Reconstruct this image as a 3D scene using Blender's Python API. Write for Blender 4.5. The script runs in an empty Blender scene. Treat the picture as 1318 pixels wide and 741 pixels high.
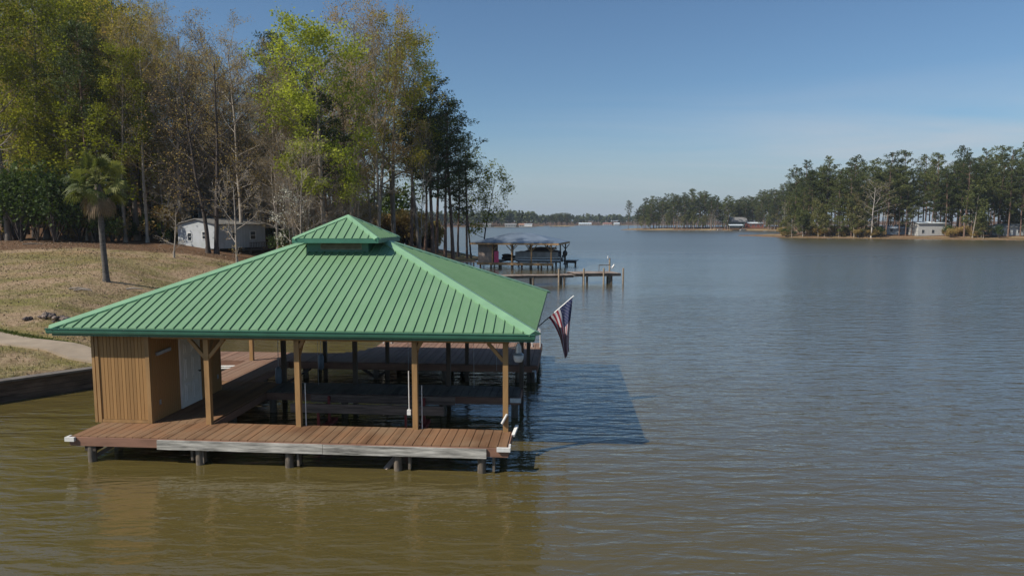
import bpy, math, random
import numpy as np
from mathutils import Vector, Matrix
R = math.radians
random.seed(7); rng = np.random.default_rng(7)
sc = bpy.context.scene
COL = sc.collection

# ------------------------------------------------------------------ camera numbers
F, CX, CY, H = 879.0, 659.0, 370.5, 6.3
PITCH = math.atan((CY-285)/F)
A = R(-4.6); OX, OY = -.17, 17.89

# ------------------------------------------------------------------ materials
def srgb(r, g, b):
    f = lambda c: (c/255/12.92) if c/255 <= .04045 else ((c/255+.055)/1.055)**2.4
    return (f(r), f(g), f(b), 1)

class NT:
    def __init__(s, name):
        s.m = bpy.data.materials.new(name); s.m.use_nodes = True
        s.t = s.m.node_tree; s.b = s.t.nodes['Principled BSDF']; s.out = s.t.nodes['Material Output']
    def n(s, typ, **kw):
        n = s.t.nodes.new(typ)
        for k, v in kw.items(): setattr(n, k, v)
        return n
    def l(s, a, b): s.t.links.new(a, b)
    def coord(s, scale=(1,1,1), kind='Object'):
        c = s.n('ShaderNodeTexCoord'); m = s.n('ShaderNodeMapping')
        s.l(c.outputs[kind], m.inputs[0]); m.inputs['Scale'].default_value = scale
        return m.outputs[0]
    def noise(s, vec, scale, detail=4, rough=.55, dist=0):
        n = s.n('ShaderNodeTexNoise'); s.l(vec, n.inputs['Vector'])
        n.inputs['Scale'].default_value = scale; n.inputs['Detail'].default_value = detail
        n.inputs['Roughness'].default_value = rough; n.inputs['Distortion'].default_value = dist
        return n.outputs['Fac']
    def ramp(s, fac, stops):
        n = s.n('ShaderNodeValToRGB'); s.l(fac, n.inputs[0]); e = n.color_ramp.elements
        while len(e) < len(stops): e.new(.5)
        for i, (p, c) in enumerate(stops):
            e[i].position = p; e[i].color = c if len(c) == 4 else (*c, 1)
        return n.outputs[0]
    def mix(s, fac, a, b, mode='MIX'):
        n = s.n('ShaderNodeMix', data_type='RGBA', blend_type=mode)
        for i, v in ((0, fac), (6, a), (7, b)):
            if hasattr(v, 'default_value') or isinstance(v, bpy.types.NodeSocket): s.l(v, n.inputs[i])
            else: n.inputs[i].default_value = v if i == 0 else (v if len(v) == 4 else (*v, 1))
        return n.outputs[2]
    def math(s, op, a, b=0.):
        n = s.n('ShaderNodeMath', operation=op)
        for i, v in ((0, a), (1, b)):
            if isinstance(v, bpy.types.NodeSocket): s.l(v, n.inputs[i])
            else: n.inputs[i].default_value = v
        return n.outputs[0]
    def bump(s, h, strength=.3, dist=.01):
        n = s.n('ShaderNodeBump'); s.l(h, n.inputs['Height'])
        n.inputs['Strength'].default_value = strength; n.inputs['Distance'].default_value = dist
        s.l(n.outputs[0], s.b.inputs['Normal']); return n
    def base(s, c): s.l(c, s.b.inputs['Base Color'])
    def set(s, **kw):
        for k, v in kw.items(): s.b.inputs[k.replace('_', ' ')].default_value = v
        return s

def simple(name, col, rough=.6, var=.25, scale=3, metal=0., bump=0., stretch=(1,1,1), spec=.5):
    m = NT(name); v = m.coord(stretch); n = m.noise(v, scale, 5)
    lo = tuple(c*(1-var) for c in col[:3]); hi = tuple(min(1, c*(1+var)) for c in col[:3])
    m.base(m.ramp(n, [(.3, lo), (.7, hi)])); m.set(Roughness=rough, Metallic=metal)
    m.b.inputs['Specular IOR Level'].default_value = spec
    if bump: m.bump(m.noise(v, scale*6, 4), .5, bump)
    return m.m

def wood(name, col, along='x', board=.15, var=.35, grey=None, rough=.75):
    """weathered boards: value changes per board, grain along the board"""
    m = NT(name); c = m.n('ShaderNodeTexCoord'); sx = m.n('ShaderNodeSeparateXYZ'); m.l(c.outputs['Object'], sx.inputs[0])
    across = sx.outputs['Y' if along == 'x' else 'X']
    k = m.math('FLOOR', m.math('DIVIDE', m.math('ADD', across, .001), board))
    wn = m.n('ShaderNodeTexWhiteNoise', noise_dimensions='1D'); m.l(k, wn.inputs['W'])
    st = {'x': (1, 14, 14), 'y': (14, 1, 14), 'z': (14, 14, 1)}[along]
    g = m.noise(m.coord(st), 1.6, 6, .65); big = m.noise(m.coord((1,1,1)), .8, 4, .6)
    f = m.math('ADD', m.math('MULTIPLY', wn.outputs['Value'], .5), m.math('MULTIPLY', g, .55))
    lo = tuple(x*(1-var) for x in col[:3]); hi = tuple(x*(1+var) for x in col[:3])
    cc = m.ramp(f, [(.2, lo), (.85, hi)])
    if grey: cc = m.mix(m.ramp(big, [(.42, (0,0,0)), (.68, (1,1,1))]), cc, grey)
    m.base(cc); m.set(Roughness=rough); m.b.inputs['Specular IOR Level'].default_value = .3
    m.bump(g, .4, .006); return m.m

def foliage(name, dark, light, trans=.3, brown=None):
    m = NT(name); oi = m.n('ShaderNodeObjectInfo'); g = m.n('ShaderNodeNewGeometry')
    v = m.n('ShaderNodeMapping'); m.l(g.outputs['Position'], v.inputs[0])
    n = m.noise(v.outputs[0], .55, 3, .6)
    f = m.math('ADD', m.math('MULTIPLY', n, .9), m.math('MULTIPLY', m.math('SUBTRACT', oi.outputs['Random'], .5), .35))
    f = m.math('ADD', f, m.math('MULTIPLY', m.math('SUBTRACT', m.noise(v.outputs[0], 7, 1), .5), .5))
    stops = [(.25, dark), (.7, light)]
    if brown: stops = [(.2, dark), (.5, light), (.85, brown)]
    c = m.ramp(f, stops); m.base(c); m.set(Roughness=.6); m.b.inputs['Specular IOR Level'].default_value = .25
    tr = m.n('ShaderNodeBsdfTranslucent'); m.l(m.mix(1., c, (1.25,1.3,.9), 'MULTIPLY'), tr.inputs[0]); mx = m.n('ShaderNodeMixShader'); mx.inputs[0].default_value = trans
    m.l(m.b.outputs[0], mx.inputs[1]); m.l(tr.outputs[0], mx.inputs[2]); m.l(mx.outputs[0], m.out.inputs[0])
    return m.m

M = {}
# green painted standing seam metal, a little chalky and faded in patches
m = NT('green_metal'); v = m.coord((1, 1, 1)); n1 = m.noise(v, .5, 5, .6); n2 = m.noise(m.coord((9, 1.2, 1)), 1.2, 5)
m.base(m.mix(m.ramp(n2, [(.45, (0,0,0)), (.8, (.45,.45,.45))]), m.ramp(n1, [(.3, (.143,.268,.142)), (.72, (.175,.308,.168))]), (.215,.325,.215)))
m.set(Roughness=.48); m.b.inputs['Specular IOR Level'].default_value = .4; m.bump(m.noise(m.coord((1,1,1)), 3.0, 2), .35, .018); M['green'] = m.m; M['bunk'] = simple('bunk_timber', (.15,.105,.082), .85, .5, 3, stretch=(.5,1,5))
M['green_cap'] = simple('green_cap', (.21,.38,.22), .45, .12, 1.5)
M['dark_green'] = simple('dark_green_trim', (.050,.17,.115), .4, .15, 2)
M['ochre'] = wood('ochre_boards', (.33,.185,.072), 'z', .1, .16, rough=.7)
M['darkpost'] = simple('shaded_post', (.085,.062,.045), .8, .3, 2.2, stretch=(3,3,.6), bump=.003)  # darkened post brown: roof shade put into the colour of the inner posts
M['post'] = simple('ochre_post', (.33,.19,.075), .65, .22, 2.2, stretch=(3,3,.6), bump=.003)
M['decktop'] = wood('deck_boards', (.205,.108,.055), 'y', .24, .38, (.225,.145,.085))
M['deckpink'] = wood('deck_boards_pale', (.23,.132,.092), 'y', .24, .28, (.245,.16,.115))
M['fascia'] = simple('deck_fascia', (.24,.125,.082), .7, .25, 1.4, stretch=(.8,1,4), bump=.003)
M['greywood'] = simple('grey_weathered_wood', (.36,.345,.31), .85, .7, 3.2, stretch=(.5,1,5), bump=.015)
M['oldwood'] = wood('old_grey_boards', (.115,.097,.082), 'y', .24, .40, (.17,.15,.13))
M['pile'] = simple('pile_wood', (.135,.110,.085), .85, .5, 5, stretch=(2,2,.7), bump=.01)
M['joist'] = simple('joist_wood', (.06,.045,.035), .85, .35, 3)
M['red'] = simple('red_steel', (.20,.03,.025), .6, .3, 6)
M['white'] = simple('white_paint', (.72,.72,.70), .45, .08, 2)
M['pvc'] = simple('white_plastic', (.70,.69,.66), .4, .12, 9)
M['galv'] = simple('galvanised_metal', (.45,.46,.47), .4, .15, 4, metal=.6)
M['black'] = simple('black_plastic', (.02,.02,.022), .4, .2, 4)
M['slate'] = simple('blue_grey_vinyl', (.16,.20,.25), .5, .2, 5)
M['brown_trim'] = simple('brown_trim', (.36,.19,.085), .7, .2, 3)
M['louver'] = simple('louver_wood', (.23,.21,.16), .7, .2, 6)
M['concrete'] = simple('path_concrete', (.31,.245,.175), .9, .18, 1.2, bump=.01)
M['wallwood'] = simple('bulkhead_wood', (.105,.072,.050), .9, .65, 1.6, stretch=(.8,.8,4), bump=.03)
M['siding'] = wood('white_siding', (.42,.44,.46), 'x', .2, .14, (.36,.38,.38))
M['roofgrey'] = simple('grey_shingle', (.17,.165,.155), .9, .3, 3)
M['glass'] = simple('window_glass', (.03,.04,.05), .1, .2, 1)
M['fence_pier'] = wood('pier_boards', (.24,.185,.15), 'y', .2, .3, (.29,.25,.22))
M['pier_post'] = simple('pier_post', (.30,.23,.16), .85, .35, 3, bump=.01)
M['tinroof'] = simple('pale_tin_roof', (.18,.225,.28), .42, .22, .5, metal=.2)
M['timber'] = simple('new_timber', (.40,.235,.105), .7, .3, 2.5)
M['ply'] = simple('weathered_ply', (.29,.225,.185), .8, .35, 1.5, bump=.004)
M['boatgrey'] = simple('boat_panel_grey', (.34,.35,.37), .4, .25, 1.6)
M['alu'] = simple('aluminium', (.5,.51,.52), .35, .1, 2, metal=.7)
M['canvas'] = simple('dark_canvas', (.10,.085,.085), .85, .35, 3, bump=.02)
M['pink'] = simple('pink_plastic', (.62,.05,.16), .4, .1, 3)
M['rockc'] = simple('field_stone', (.22,.17,.14), .9, .5, 3, bump=.02)
M['rockd'] = simple('dark_stone', (.11,.085,.075), .9, .5, 3, bump=.02)
M['bark_grey'] = simple('grey_bark', (.20,.17,.14), .9, .45, 2.2, stretch=(2,2,.5), bump=.03)
M['bark_pale'] = simple('pale_bark', (.34,.295,.245), .9, .35, 2, stretch=(2,2,.6), bump=.02)
M['bark_pine'] = simple('pine_bark', (.18,.115,.085), .9, .45, 2.5, stretch=(2,2,.6), bump=.03)
M['bark_dark'] = simple('dark_bark', (.065,.05,.042), .9, .45, 2.2, stretch=(2,2,.5), bump=.03)
M['bark_palm'] = simple('palm_bark', (.105,.095,.085), .9, .4, 4, stretch=(1,1,3), bump=.03)
M['bark_white'] = simple('bleached_bark', (.48,.43,.38), .9, .2, 2)
M['lf_green'] = foliage('spring_leaves', (.15,.17,.012), (.40,.39,.04), .5)
M['lf_bright'] = foliage('bright_spring_leaves', (.20,.24,.02), (.45,.48,.07), .5)
M['lf_olive'] = foliage('olive_leaves', (.15,.145,.02), (.38,.32,.05), .5, (.40,.24,.08))
M['lf_bud'] = foliage('bud_leaves', (.22,.155,.06), (.40,.30,.11), .45, (.38,.20,.09))
M['ndl'] = foliage('pine_needles', (.03,.052,.014), (.11,.14,.036), .25)
M['ndl_far'] = foliage('far_pine_needles', (.035,.052,.014), (.13,.145,.04), .25)
M['lf_far'] = foliage('far_leaves', (.06,.08,.02), (.16,.17,.05), .25, (.17,.12,.06))
M['evergreen'] = foliage('shrub_leaves', (.03,.055,.012), (.10,.145,.026), .3)
M['palm_leaf'] = foliage('palm_fronds', (.065,.085,.02), (.25,.255,.07), .3)
M['palm_dead'] = foliage('dead_fronds', (.13,.09,.055), (.30,.225,.14), .15)
M['twigwhite'] = foliage('white_blossom', (.50,.48,.40), (.70,.70,.62), .2)
M['leaf_dead'] = foliage('dead_leaves', (.14,.095,.055), (.37,.27,.17), .1)
M['edge_green'] = foliage('green_grass', (.075,.095,.02), (.19,.22,.05), .25)
M['tuft'] = foliage('dry_grass', (.15,.12,.05), (.42,.34,.20), .2)
M['cloth_red'] = simple('flag_red', (.24,.018,.035), .8, .1, 8)
M['cloth_white'] = simple('flag_white', (.46,.46,.49), .8, .06, 8)
M['cloth_blue'] = simple('flag_blue', (.015,.025,.09), .8, .1, 8)

# water: murky brown body with a rippled, reflecting surface
m = NT('lake_water'); m.set(Roughness=.11, IOR=1.42)
c = m.n('ShaderNodeTexCoord')
# smoother near the camera, rougher with distance, for far ripples too fine to resolve
ln_ = m.n('ShaderNodeVectorMath', operation='LENGTH'); m.l(c.outputs['Object'], ln_.inputs[0])
mr_ = m.n('ShaderNodeMapRange'); m.l(ln_.outputs['Value'], mr_.inputs[0])
for k_, v_ in (('From Min', 25), ('From Max', 160), ('To Min', .10), ('To Max', .30)): mr_.inputs[k_].default_value = v_
m.l(mr_.outputs[0], m.b.inputs['Roughness']); m.l(mr_.outputs[0], m.b.inputs['Coat Roughness']); m.b.inputs['Coat Weight'].default_value = .8; m.b.inputs['Coat IOR'].default_value = 1.33
def wmap(rot, scale):
    mp = m.n('ShaderNodeMapping'); m.l(c.outputs['Object'], mp.inputs[0])
    mp.inputs['Rotation'].default_value = (0, 0, R(rot)); mp.inputs['Scale'].default_value = scale; return mp.outputs[0]
w1 = m.noise(wmap(-4, (.36, 1.35, 1)), 1.6, 2.5, .5, .5)
w2 = m.noise(wmap(12, (.6, 1.5, 1)), 3.4, 3, .6, .4)
w3 = m.noise(wmap(-14, (.45, 1.1, 1)), .45, 2, .5)
patch = m.noise(wmap(5, (.25, 1, 1)), .035, 3, .6)
amp = m.ramp(patch, [(.35, (.55,.55,.55)), (.65, (1.15,1.15,1.15))])
h = m.math('ADD', m.math('ADD', m.math('MULTIPLY', w1, .078), m.math('MULTIPLY', w2, .024)), m.math('MULTIPLY', w3, .035))
h = m.math('MULTIPLY', h, amp)
bp = m.bump(h, 1.0, 1.0); m.l(bp.outputs[0], m.b.inputs['Coat Normal'])
sx_ = m.n('ShaderNodeSeparateXYZ'); m.l(c.outputs['Object'], sx_.inputs[0]); sh_ = m.n('ShaderNodeMapRange'); m.l(sx_.outputs['X'], sh_.inputs[0])
sh_.inputs['From Min'].default_value = -18; sh_.inputs['From Max'].default_value = 16   # silt stirred up off the bank
col = m.mix(sh_.outputs[0], m.ramp(m.noise(wmap(0, (.6, 1, 1)), .05, 3), [(.3, (.104,.079,.021)), (.7, (.122,.093,.028))]), m.ramp(m.noise(wmap(20, (.6, 1, 1)), .04, 3), [(.3, (.078,.063,.027)), (.7, (.092,.076,.036))]))
m.base(col); M['water'] = m.m

# ground: dormant lawn, green patches, leaf litter under the woods, red clay banks
m = NT('ground'); v = m.coord((1,1,1)); at = m.n('ShaderNodeVertexColor'); at.layer_name = 'zone'
sp = m.n('ShaderNodeSeparateColor'); m.l(at.outputs[0], sp.inputs[0])
n1 = m.noise(v, .35, 6, .65); n2 = m.noise(v, 5, 6, .75); n3 = m.noise(m.coord((.5, 1.3, 1)), .16, 5, .6)
dry = m.ramp(n2, [(.30, (.135,.090,.050)), (.5, (.34,.238,.145)), (.68, (.55,.41,.28))])
grn = m.ramp(n2, [(.34, (.065,.070,.015)), (.66, (.27,.245,.07))])
lawn = m.mix(m.ramp(n1, [(.43, (0,0,0)), (.62, (.85,.85,.85))]), dry, grn)
lawn = m.mix(m.ramp(n3, [(.52, (0,0,0)), (.66, (.55,.55,.55))]), lawn, (.30,.175,.07))
lawn = m.mix(m.math('MULTIPLY', sp.outputs[1], m.ramp(n2, [(.2, (.3,.3,.3)), (.6, (1,1,1))])), lawn, grn)
n4 = m.noise(v, 1.3, 5, .7); n5 = m.noise(v, 22, 2, .5)
lawn = m.mix(m.ramp(n4, [(.50, (0,0,0)), (.68, (.6,.6,.6))]), lawn, (.17,.115,.07))
lawn = m.mix(m.ramp(n5, [(.60, (0,0,0)), (.68, (.6,.6,.6))]), lawn, (.60,.47,.33))
lit = m.ramp(n2, [(.25, (.055,.033,.020)), (.55, (.155,.090,.052)), (.8, (.30,.20,.125))])
f = m.math('ADD', sp.outputs[0], m.math('MULTIPLY', m.math('SUBTRACT', n1, .5), .8)); f = m.ramp(f, [(.35, (0,0,0)), (.65, (1,1,1))])
cc = m.mix(f, lawn, lit)
clay = m.ramp(n2, [(.3, (.085,.050,.030)), (.7, (.20,.12,.07))])
cc = m.mix(sp.outputs[2], cc, clay)
m.base(cc); m.set(Roughness=.95); m.b.inputs['Specular IOR Level'].default_value = .1
m.bump(m.noise(v, 9, 6, .8), .9, .10); M['ground'] = m.m

# ------------------------------------------------------------------ objects and mesh builder
def tag(o, label=None, cat=None, group=None, kind=None):
    for k, x in (('label', label), ('category', cat), ('group', group), ('kind', kind)):
        if x: o[k] = x
    return o
def empty(name, loc=(0,0,0), rz=0, **kw):
    o = bpy.data.objects.new(name, None); COL.objects.link(o); o.location = loc; o.rotation_euler = (0,0,rz)
    return tag(o, **kw)

class MB:
    def __init__(s): s.v = []; s.f = []; s.mi = []; s.cur = 0; s.sm = []
    def add(s, vs, fs, smooth=False):
        b = len(s.v); s.v += [tuple(x) for x in vs]
        for f in fs: s.f.append(tuple(b+i for i in f)); s.mi.append(s.cur); s.sm.append(smooth)
        return s
    def box(s, x0, x1, y0, y1, z0, z1):
        v = [(x,y,z) for z in (z0,z1) for y in (y0,y1) for x in (x0,x1)]
        return s.add(v, [(0,2,3,1),(4,5,7,6),(0,1,5,4),(2,6,7,3),(0,4,6,2),(1,3,7,5)])
    def beam(s, p, q, w, h, up=(0,0,1)):
        p, q = Vector(p), Vector(q); d = (q-p).normalized(); up = Vector(up)
        if abs(d.dot(up)) > .98: up = Vector((0,1,0))
        a = d.cross(up).normalized()*w/2; b = a.cross(d).normalized()*h/2
        v = [t+sa*a+sb*b for t in (p,q) for sb in (-1,1) for sa in (-1,1)]
        return s.add(v, [(0,2,3,1),(4,5,7,6),(0,1,5,4),(2,6,7,3),(0,4,6,2),(1,3,7,5)])
    def tube(s, pts, rad, k=8, cap=True):
        pts = [Vector(p) for p in pts]
        if not hasattr(rad, '__len__'): rad = [rad]*len(pts)
        vs = []; n = len(pts)
        ref = Vector((.3,.2,1)) if abs((pts[-1]-pts[0]).normalized().z) < .8 else Vector((1,.1,0))
        for i, p in enumerate(pts):
            d = (pts[min(i+1,n-1)]-pts[max(i-1,0)]).normalized(); a = d.cross(ref).normalized(); b = d.cross(a)
            for j in range(k):
                t = 2*math.pi*j/k; vs.append(p+(a*math.cos(t)+b*math.sin(t))*rad[i])
        fs = [(i*k+j, i*k+(j+1)%k, (i+1)*k+(j+1)%k, (i+1)*k+j) for i in range(n-1) for j in range(k)]
        s.add(vs, fs, True)
        if cap: s.add(vs[:k], [tuple(range(k))]); s.add(vs[-k:], [tuple(range(k))[::-1]])
        return s
    def ell(s, c, r, nu=12, nv=8, zmin=-1., jit=0, rnd=None):
        vs = []; 
        for i in range(nv+1):
            ph = -math.pi/2+math.pi*i/nv
            for j in range(nu):
                t = 2*math.pi*j/nu; q = 1+(rnd.uniform(-jit,jit) if jit else 0)
                vs.append((c[0]+r[0]*math.cos(ph)*math.cos(t)*q, c[1]+r[1]*math.cos(ph)*math.sin(t)*q, c[2]+r[2]*max(zmin, math.sin(ph))*q))
        fs = [(i*nu+j, i*nu+(j+1)%nu, (i+1)*nu+(j+1)%nu, (i+1)*nu+j) for i in range(nv) for j in range(nu)]
        return s.add(vs, fs, not jit)
    def build(s, name, mat, parent=None, **kw):
        me = bpy.data.meshes.new(name); me.from_pydata(s.v, [], s.f)
        for x in (mat if isinstance(mat, (list, tuple)) else [mat]): me.materials.append(x)
        me.polygons.foreach_set('material_index', s.mi); me.polygons.foreach_set('use_smooth', s.sm); me.update()
        o = bpy.data.objects.new(name, me); COL.objects.link(o)
        if parent: o.parent = parent
        return tag(o, **kw)

def npmesh(name, V, Fq, mat):
    """quads from numpy arrays"""
    me = bpy.data.meshes.new(name); n = len(Fq)
    me.vertices.add(len(V)); me.vertices.foreach_set('co', V.astype(np.float32).ravel())
    me.loops.add(n*4); me.loops.foreach_set('vertex_index', Fq.astype(np.int32).ravel())
    me.polygons.add(n); me.polygons.foreach_set('loop_start', np.arange(0, n*4, 4, dtype=np.int32)); me.polygons.foreach_set('loop_total', np.full(n, 4, np.int32))
    me.materials.append(mat); me.update(calc_edges=True); return me

def leafmesh(name, C, size, mat, aspect=.55, droop=None, r=None):
    """one small quad per row of C, turned at random"""
    r = r or np.random.default_rng(1); n = len(C)
    a = r.normal(size=(n,3)); a /= np.linalg.norm(a, axis=1)[:,None]
    if droop is not None: a = a*(1-droop[:,None]*0)+0
    b = np.cross(a, r.normal(size=(n,3))); b /= np.linalg.norm(b, axis=1)[:,None]
    s = size*(.45+.9*r.random(n)**1.5)[:,None]*1.1; a = a*s; b = b*s*aspect
    V = np.stack([C-a-b*.3, C-b, C+a-b*.1, C+b], 1).reshape(-1,3)
    return npmesh(name, V, np.arange(n*4).reshape(-1,4), mat)

# ------------------------------------------------------------------ terrain
P_LEFT = [(-60,-22),(-14.9,27.0),(-15.3,29.5),(-17.5,34),(-19,42),(-20,55),(-19,72),(-16,88),(-10,100),(-5.2,109),(-4.6,117),(-10,126),(-30,146),(-70,180),(-200,260),(-900,700),(-2500,700),(-2500,-300),(-300,-300)]
P_RIGHT = [(99,303),(103,297),(107,278),(106,267),(125,255),(150,243),(174,232),(220,215),(320,190),(900,150),(2500,100),(2500,1500),(900,1050),(520,760),(200,600),(120,545),(84,525),(80,512),(95,503),(130,488),(172,464),(186,435),(180,400),(165,360),(135,325),(112,305)]
P_FAR = [(-2500,1100),(-900,930),(-300,850),(-60,820),(0,800),(30,805),(36,860),(36,960),(70,1080),(150,1150),(300,1200),(900,1250),(2600,1700),(2600,3600),(-2500,3600)]
P_ISLE = [(48,880),(60,868),(76,872),(84,890),(78,925),(55,930)]
def sdist(X, Y, P):
    """distance inside (positive) or outside (negative) of polygon P"""
    d = np.full(X.shape, 1e9); ins = np.zeros(X.shape, bool)
    for (x0,y0),(x1,y1) in zip(P, P[1:]+P[:1]):
        dx, dy = x1-x0, y1-y0; t = np.clip(((X-x0)*dx+(Y-y0)*dy)/(dx*dx+dy*dy), 0, 1)
        d = np.minimum(d, np.hypot(X-x0-t*dx, Y-y0-t*dy))
        c = (y0 > Y) != (y1 > Y)
        if y0 != y1: ins ^= c & (X < (x1-x0)*(Y-y0)/(y1-y0)+x0)
    return np.where(ins, d, -d)
def wob(X, Y, s): return np.sin(X/s+1.3*np.sin(Y/s*.7))*np.cos(Y/s*1.1+.8*np.sin(X/s*.6))
def terrain(X, Y):
    X = np.asarray(X, float); Y = np.asarray(Y, float)
    dl = sdist(X, Y, P_LEFT); far = np.clip((Y-38)/40, 0, 1)
    j = .9*wob(X, Y, 3.1)*np.clip((Y-32)/10, 0, 1); dlw = dl+j
    base = .74*(1-far)+.12*far
    zl = base+np.minimum(4.0*(1-np.exp(-(np.clip(dlw-2.2*(1-far), 0, None)/13)**1.35)), np.where(Y < 85, np.maximum(.22, .22+(Y-30)*.088)+.05*wob(X, Y, 6)*(Y > 30), 9))+.05*wob(X, Y, 4.7)*np.clip(dl/4, 0, 1)+np.clip(Y-83,0,90)*.13*np.clip((-24-X)/14,0,1)*np.clip(dl/12,0,1)
    wallz = (Y < 29) & (dl < .28)
    zl = np.where(wallz, -1.2, zl); zl = np.where(dlw*(far>0)+dl*(far==0) > 0, zl, np.maximum(-1.5, -.1+dlw*.35))
    zl = np.where((dl <= 0) & (Y < 29), -1.5, zl)
    dr = sdist(X, Y, P_RIGHT)+1.5*wob(X, Y, 9)
    zr = np.where(dr > 0, .35+2.6*(1-np.exp(-dr/28)), np.maximum(-2, -.1+dr*.12))
    df = sdist(X, Y, P_FAR)+6*wob(X, Y, 40); zf = np.where(df > 0, .4+6*(1-np.exp(-df/150)), np.maximum(-2, -.1+df*.05))
    di = sdist(X, Y, P_ISLE); zi = np.where(di > 0, .4+.05*di, np.maximum(-2, -.1+di*.05))
    z = np.maximum(np.maximum(zl, zr), np.maximum(zf, zi))
    return z, dl, dr, df
def gz(x, y): return float(terrain(np.array([x]), np.array([y]))[0][0])
def pos(px, D): return ((px-CX)/F*D, D)
def shore(px, D0, P, inset=1.):
    Y = np.arange(D0, D0+1500, .5); X = (px-CX)/F*Y; k = np.argmax(sdist(X, Y, P) > inset); return float(Y[k])

ang = np.concatenate([np.linspace(-180, -52, 50)[:-1], np.arange(-52, 52, .22), np.linspace(52, 180, 50)[:-1]])
rad = np.concatenate([[2], np.geomspace(8, 3900, 520)])
TH, RR = np.meshgrid(np.radians(ang), rad); X, Y = RR*np.sin(TH), RR*np.cos(TH)
Z, DL, DR, DF = terrain(X.ravel(), Y.ravel())
nA, nR = len(ang), len(rad)
i, j = np.meshgrid(np.arange(nR-1), np.arange(nA), indexing='ij'); j2 = (j+1) % nA
Fq = np.stack([i*nA+j, i*nA+j2, (i+1)*nA+j2, (i+1)*nA+j], -1).reshape(-1,4)[:, ::-1]
me = npmesh('ground', np.stack([X.ravel(), Y.ravel(), Z], 1), Fq, M['ground'])
me.polygons.foreach_set('use_smooth', np.ones(len(Fq), bool))
x, y = X.ravel(), Y.ravel()
WOOD = [(-20,74),(-17,96),(-13,106),(-9,114),(-11,130),(-70,185),(-400,400),(-400,-100),(-110,-60),(-82,0),(-66,40),(-60,62),(-45,66),(-34,69)]
dw = sdist(x, y, WOOD)
litter = np.clip(.5+dw/6, 0, 1); litter = np.where(DL > 0, litter, 0); litter = np.maximum(litter, np.where((DR > 7) | (DF > 5), 1, 0))
# the strip of green along the path, and the damp green band across the lawn
path = [(-46,42.6),(-23.0,30.4),(-14.4,26.2)]
def segd(x, y, a, b):
    dx, dy = b[0]-a[0], b[1]-a[1]; t = np.clip(((x-a[0])*dx+(y-a[1])*dy)/(dx*dx+dy*dy), 0, 1); return np.hypot(x-a[0]-t*dx, y-a[1]-t*dy)
pd = np.minimum(segd(x, y, path[0], path[1]), segd(x, y, path[1], path[2]))
green = np.clip(1-np.abs(pd-1.15)/.45, 0, 1)*(x+y > 0)*.9
green = np.maximum(green, .75*np.clip(1-segd(x, y, (-44,41.5), (-18,36.5))/1.3, 0, 1))
green = np.maximum(green, .9*np.clip(1-segd(x, y, (-62,62), (-33,58))/3, 0, 1))
green = np.maximum(green, .55*np.clip(1-segd(x, y, (-14,108), (-4,112))/5, 0, 1))
clay = np.maximum(np.clip(1-np.abs(DR-1)/4, 0, 1)*(DR > -3), np.clip(1-np.abs(DF)/6, 0, 1)*.6)
green = np.minimum(green, 1)
clay = np.maximum(clay, .6*((DL > -2) & (DL < 1.2) & (y > 34)))
ca = me.color_attributes.new('zone', 'FLOAT_COLOR', 'POINT')
ca.data.foreach_set('color', np.stack([litter, green, clay, np.ones_like(x)], 1).astype(np.float32).ravel())
ground = bpy.data.objects.new('ground', me); COL.objects.link(ground); tag(ground, kind='structure')

w = MB(); w.add([(-3800,-1500,0),(3800,-1500,0),(3800,3800,0),(-3800,3800,0)], [(0,1,2,3)])
w.build('water', M['water'], kind='structure')

# concrete path to the dock
pts = []
for a, b in zip(path, path[1:]):
    for k in range(14): t = k/14; pts.append((a[0]+(b[0]-a[0])*t, a[1]+(b[1]-a[1])*t))
pts.append(path[-1]); pm = MB(); N = len(pts); vs = []
for k, p in enumerate(pts):
    a, b = pts[max(0,k-1)], pts[min(N-1,k+1)]; d = Vector((b[0]-a[0], b[1]-a[1])).normalized(); nx, ny = -d.y*.68, d.x*.68
    z = gz(*p)+.09
    vs += [(p[0]-nx, p[1]-ny, z), (p[0]+nx, p[1]+ny, z), (p[0]+nx, p[1]+ny, z-.3), (p[0]-nx, p[1]-ny, z-.3)]
fs = []
for k in range(N-1):
    a, b = k*4, k*4+4
    fs += [(a,b,b+1,a+1),(a+1,b+1,b+2,a+2),(a+3,b+3,b,a)]
pm.add(vs, fs).build('path', M['concrete'], kind='structure')

# ------------------------------------------------------------------ main boathouse (local frame u = along front, v = back)
bh = empty('boathouse', (OX, OY, 0), A, label='big open boathouse with green hip roof and cupola standing on piles over the water', cat='boathouse')
U0, U1, V0, V1, ZE, SL = -12.5, .8, -.4, 10.3, 3.43, .42
def zr(d): return ZE+SL*d
HD = (V1-V0)/2; RZ = zr(HD); UR0, UR1, VM = U0+HD, U1-HD, (V0+V1)/2
r = MB()
top = [(U0,V0,ZE),(U1,V0,ZE),(U1,V1,ZE),(U0,V1,ZE),(UR0,VM,RZ),(UR1,VM,RZ)]
r.add(top, [(0,1,5,4),(1,2,5),(2,3,4,5),(3,0,4)])
r.add([(a,b,c-.03) for a,b,c in top], [(4,5,1,0),(5,2,1),(5,4,3,2),(4,0,3)])
e = [(U0,V0),(U1,V0),(U1,V1),(U0,V1)]
for k in range(4):
    a, b = e[k], e[(k+1)%4]; r.add([(*a,ZE),(*b,ZE),(*b,ZE-.03),(*a,ZE-.03)], [(0,3,2,1)])
P = .262; hr = .034
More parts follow.
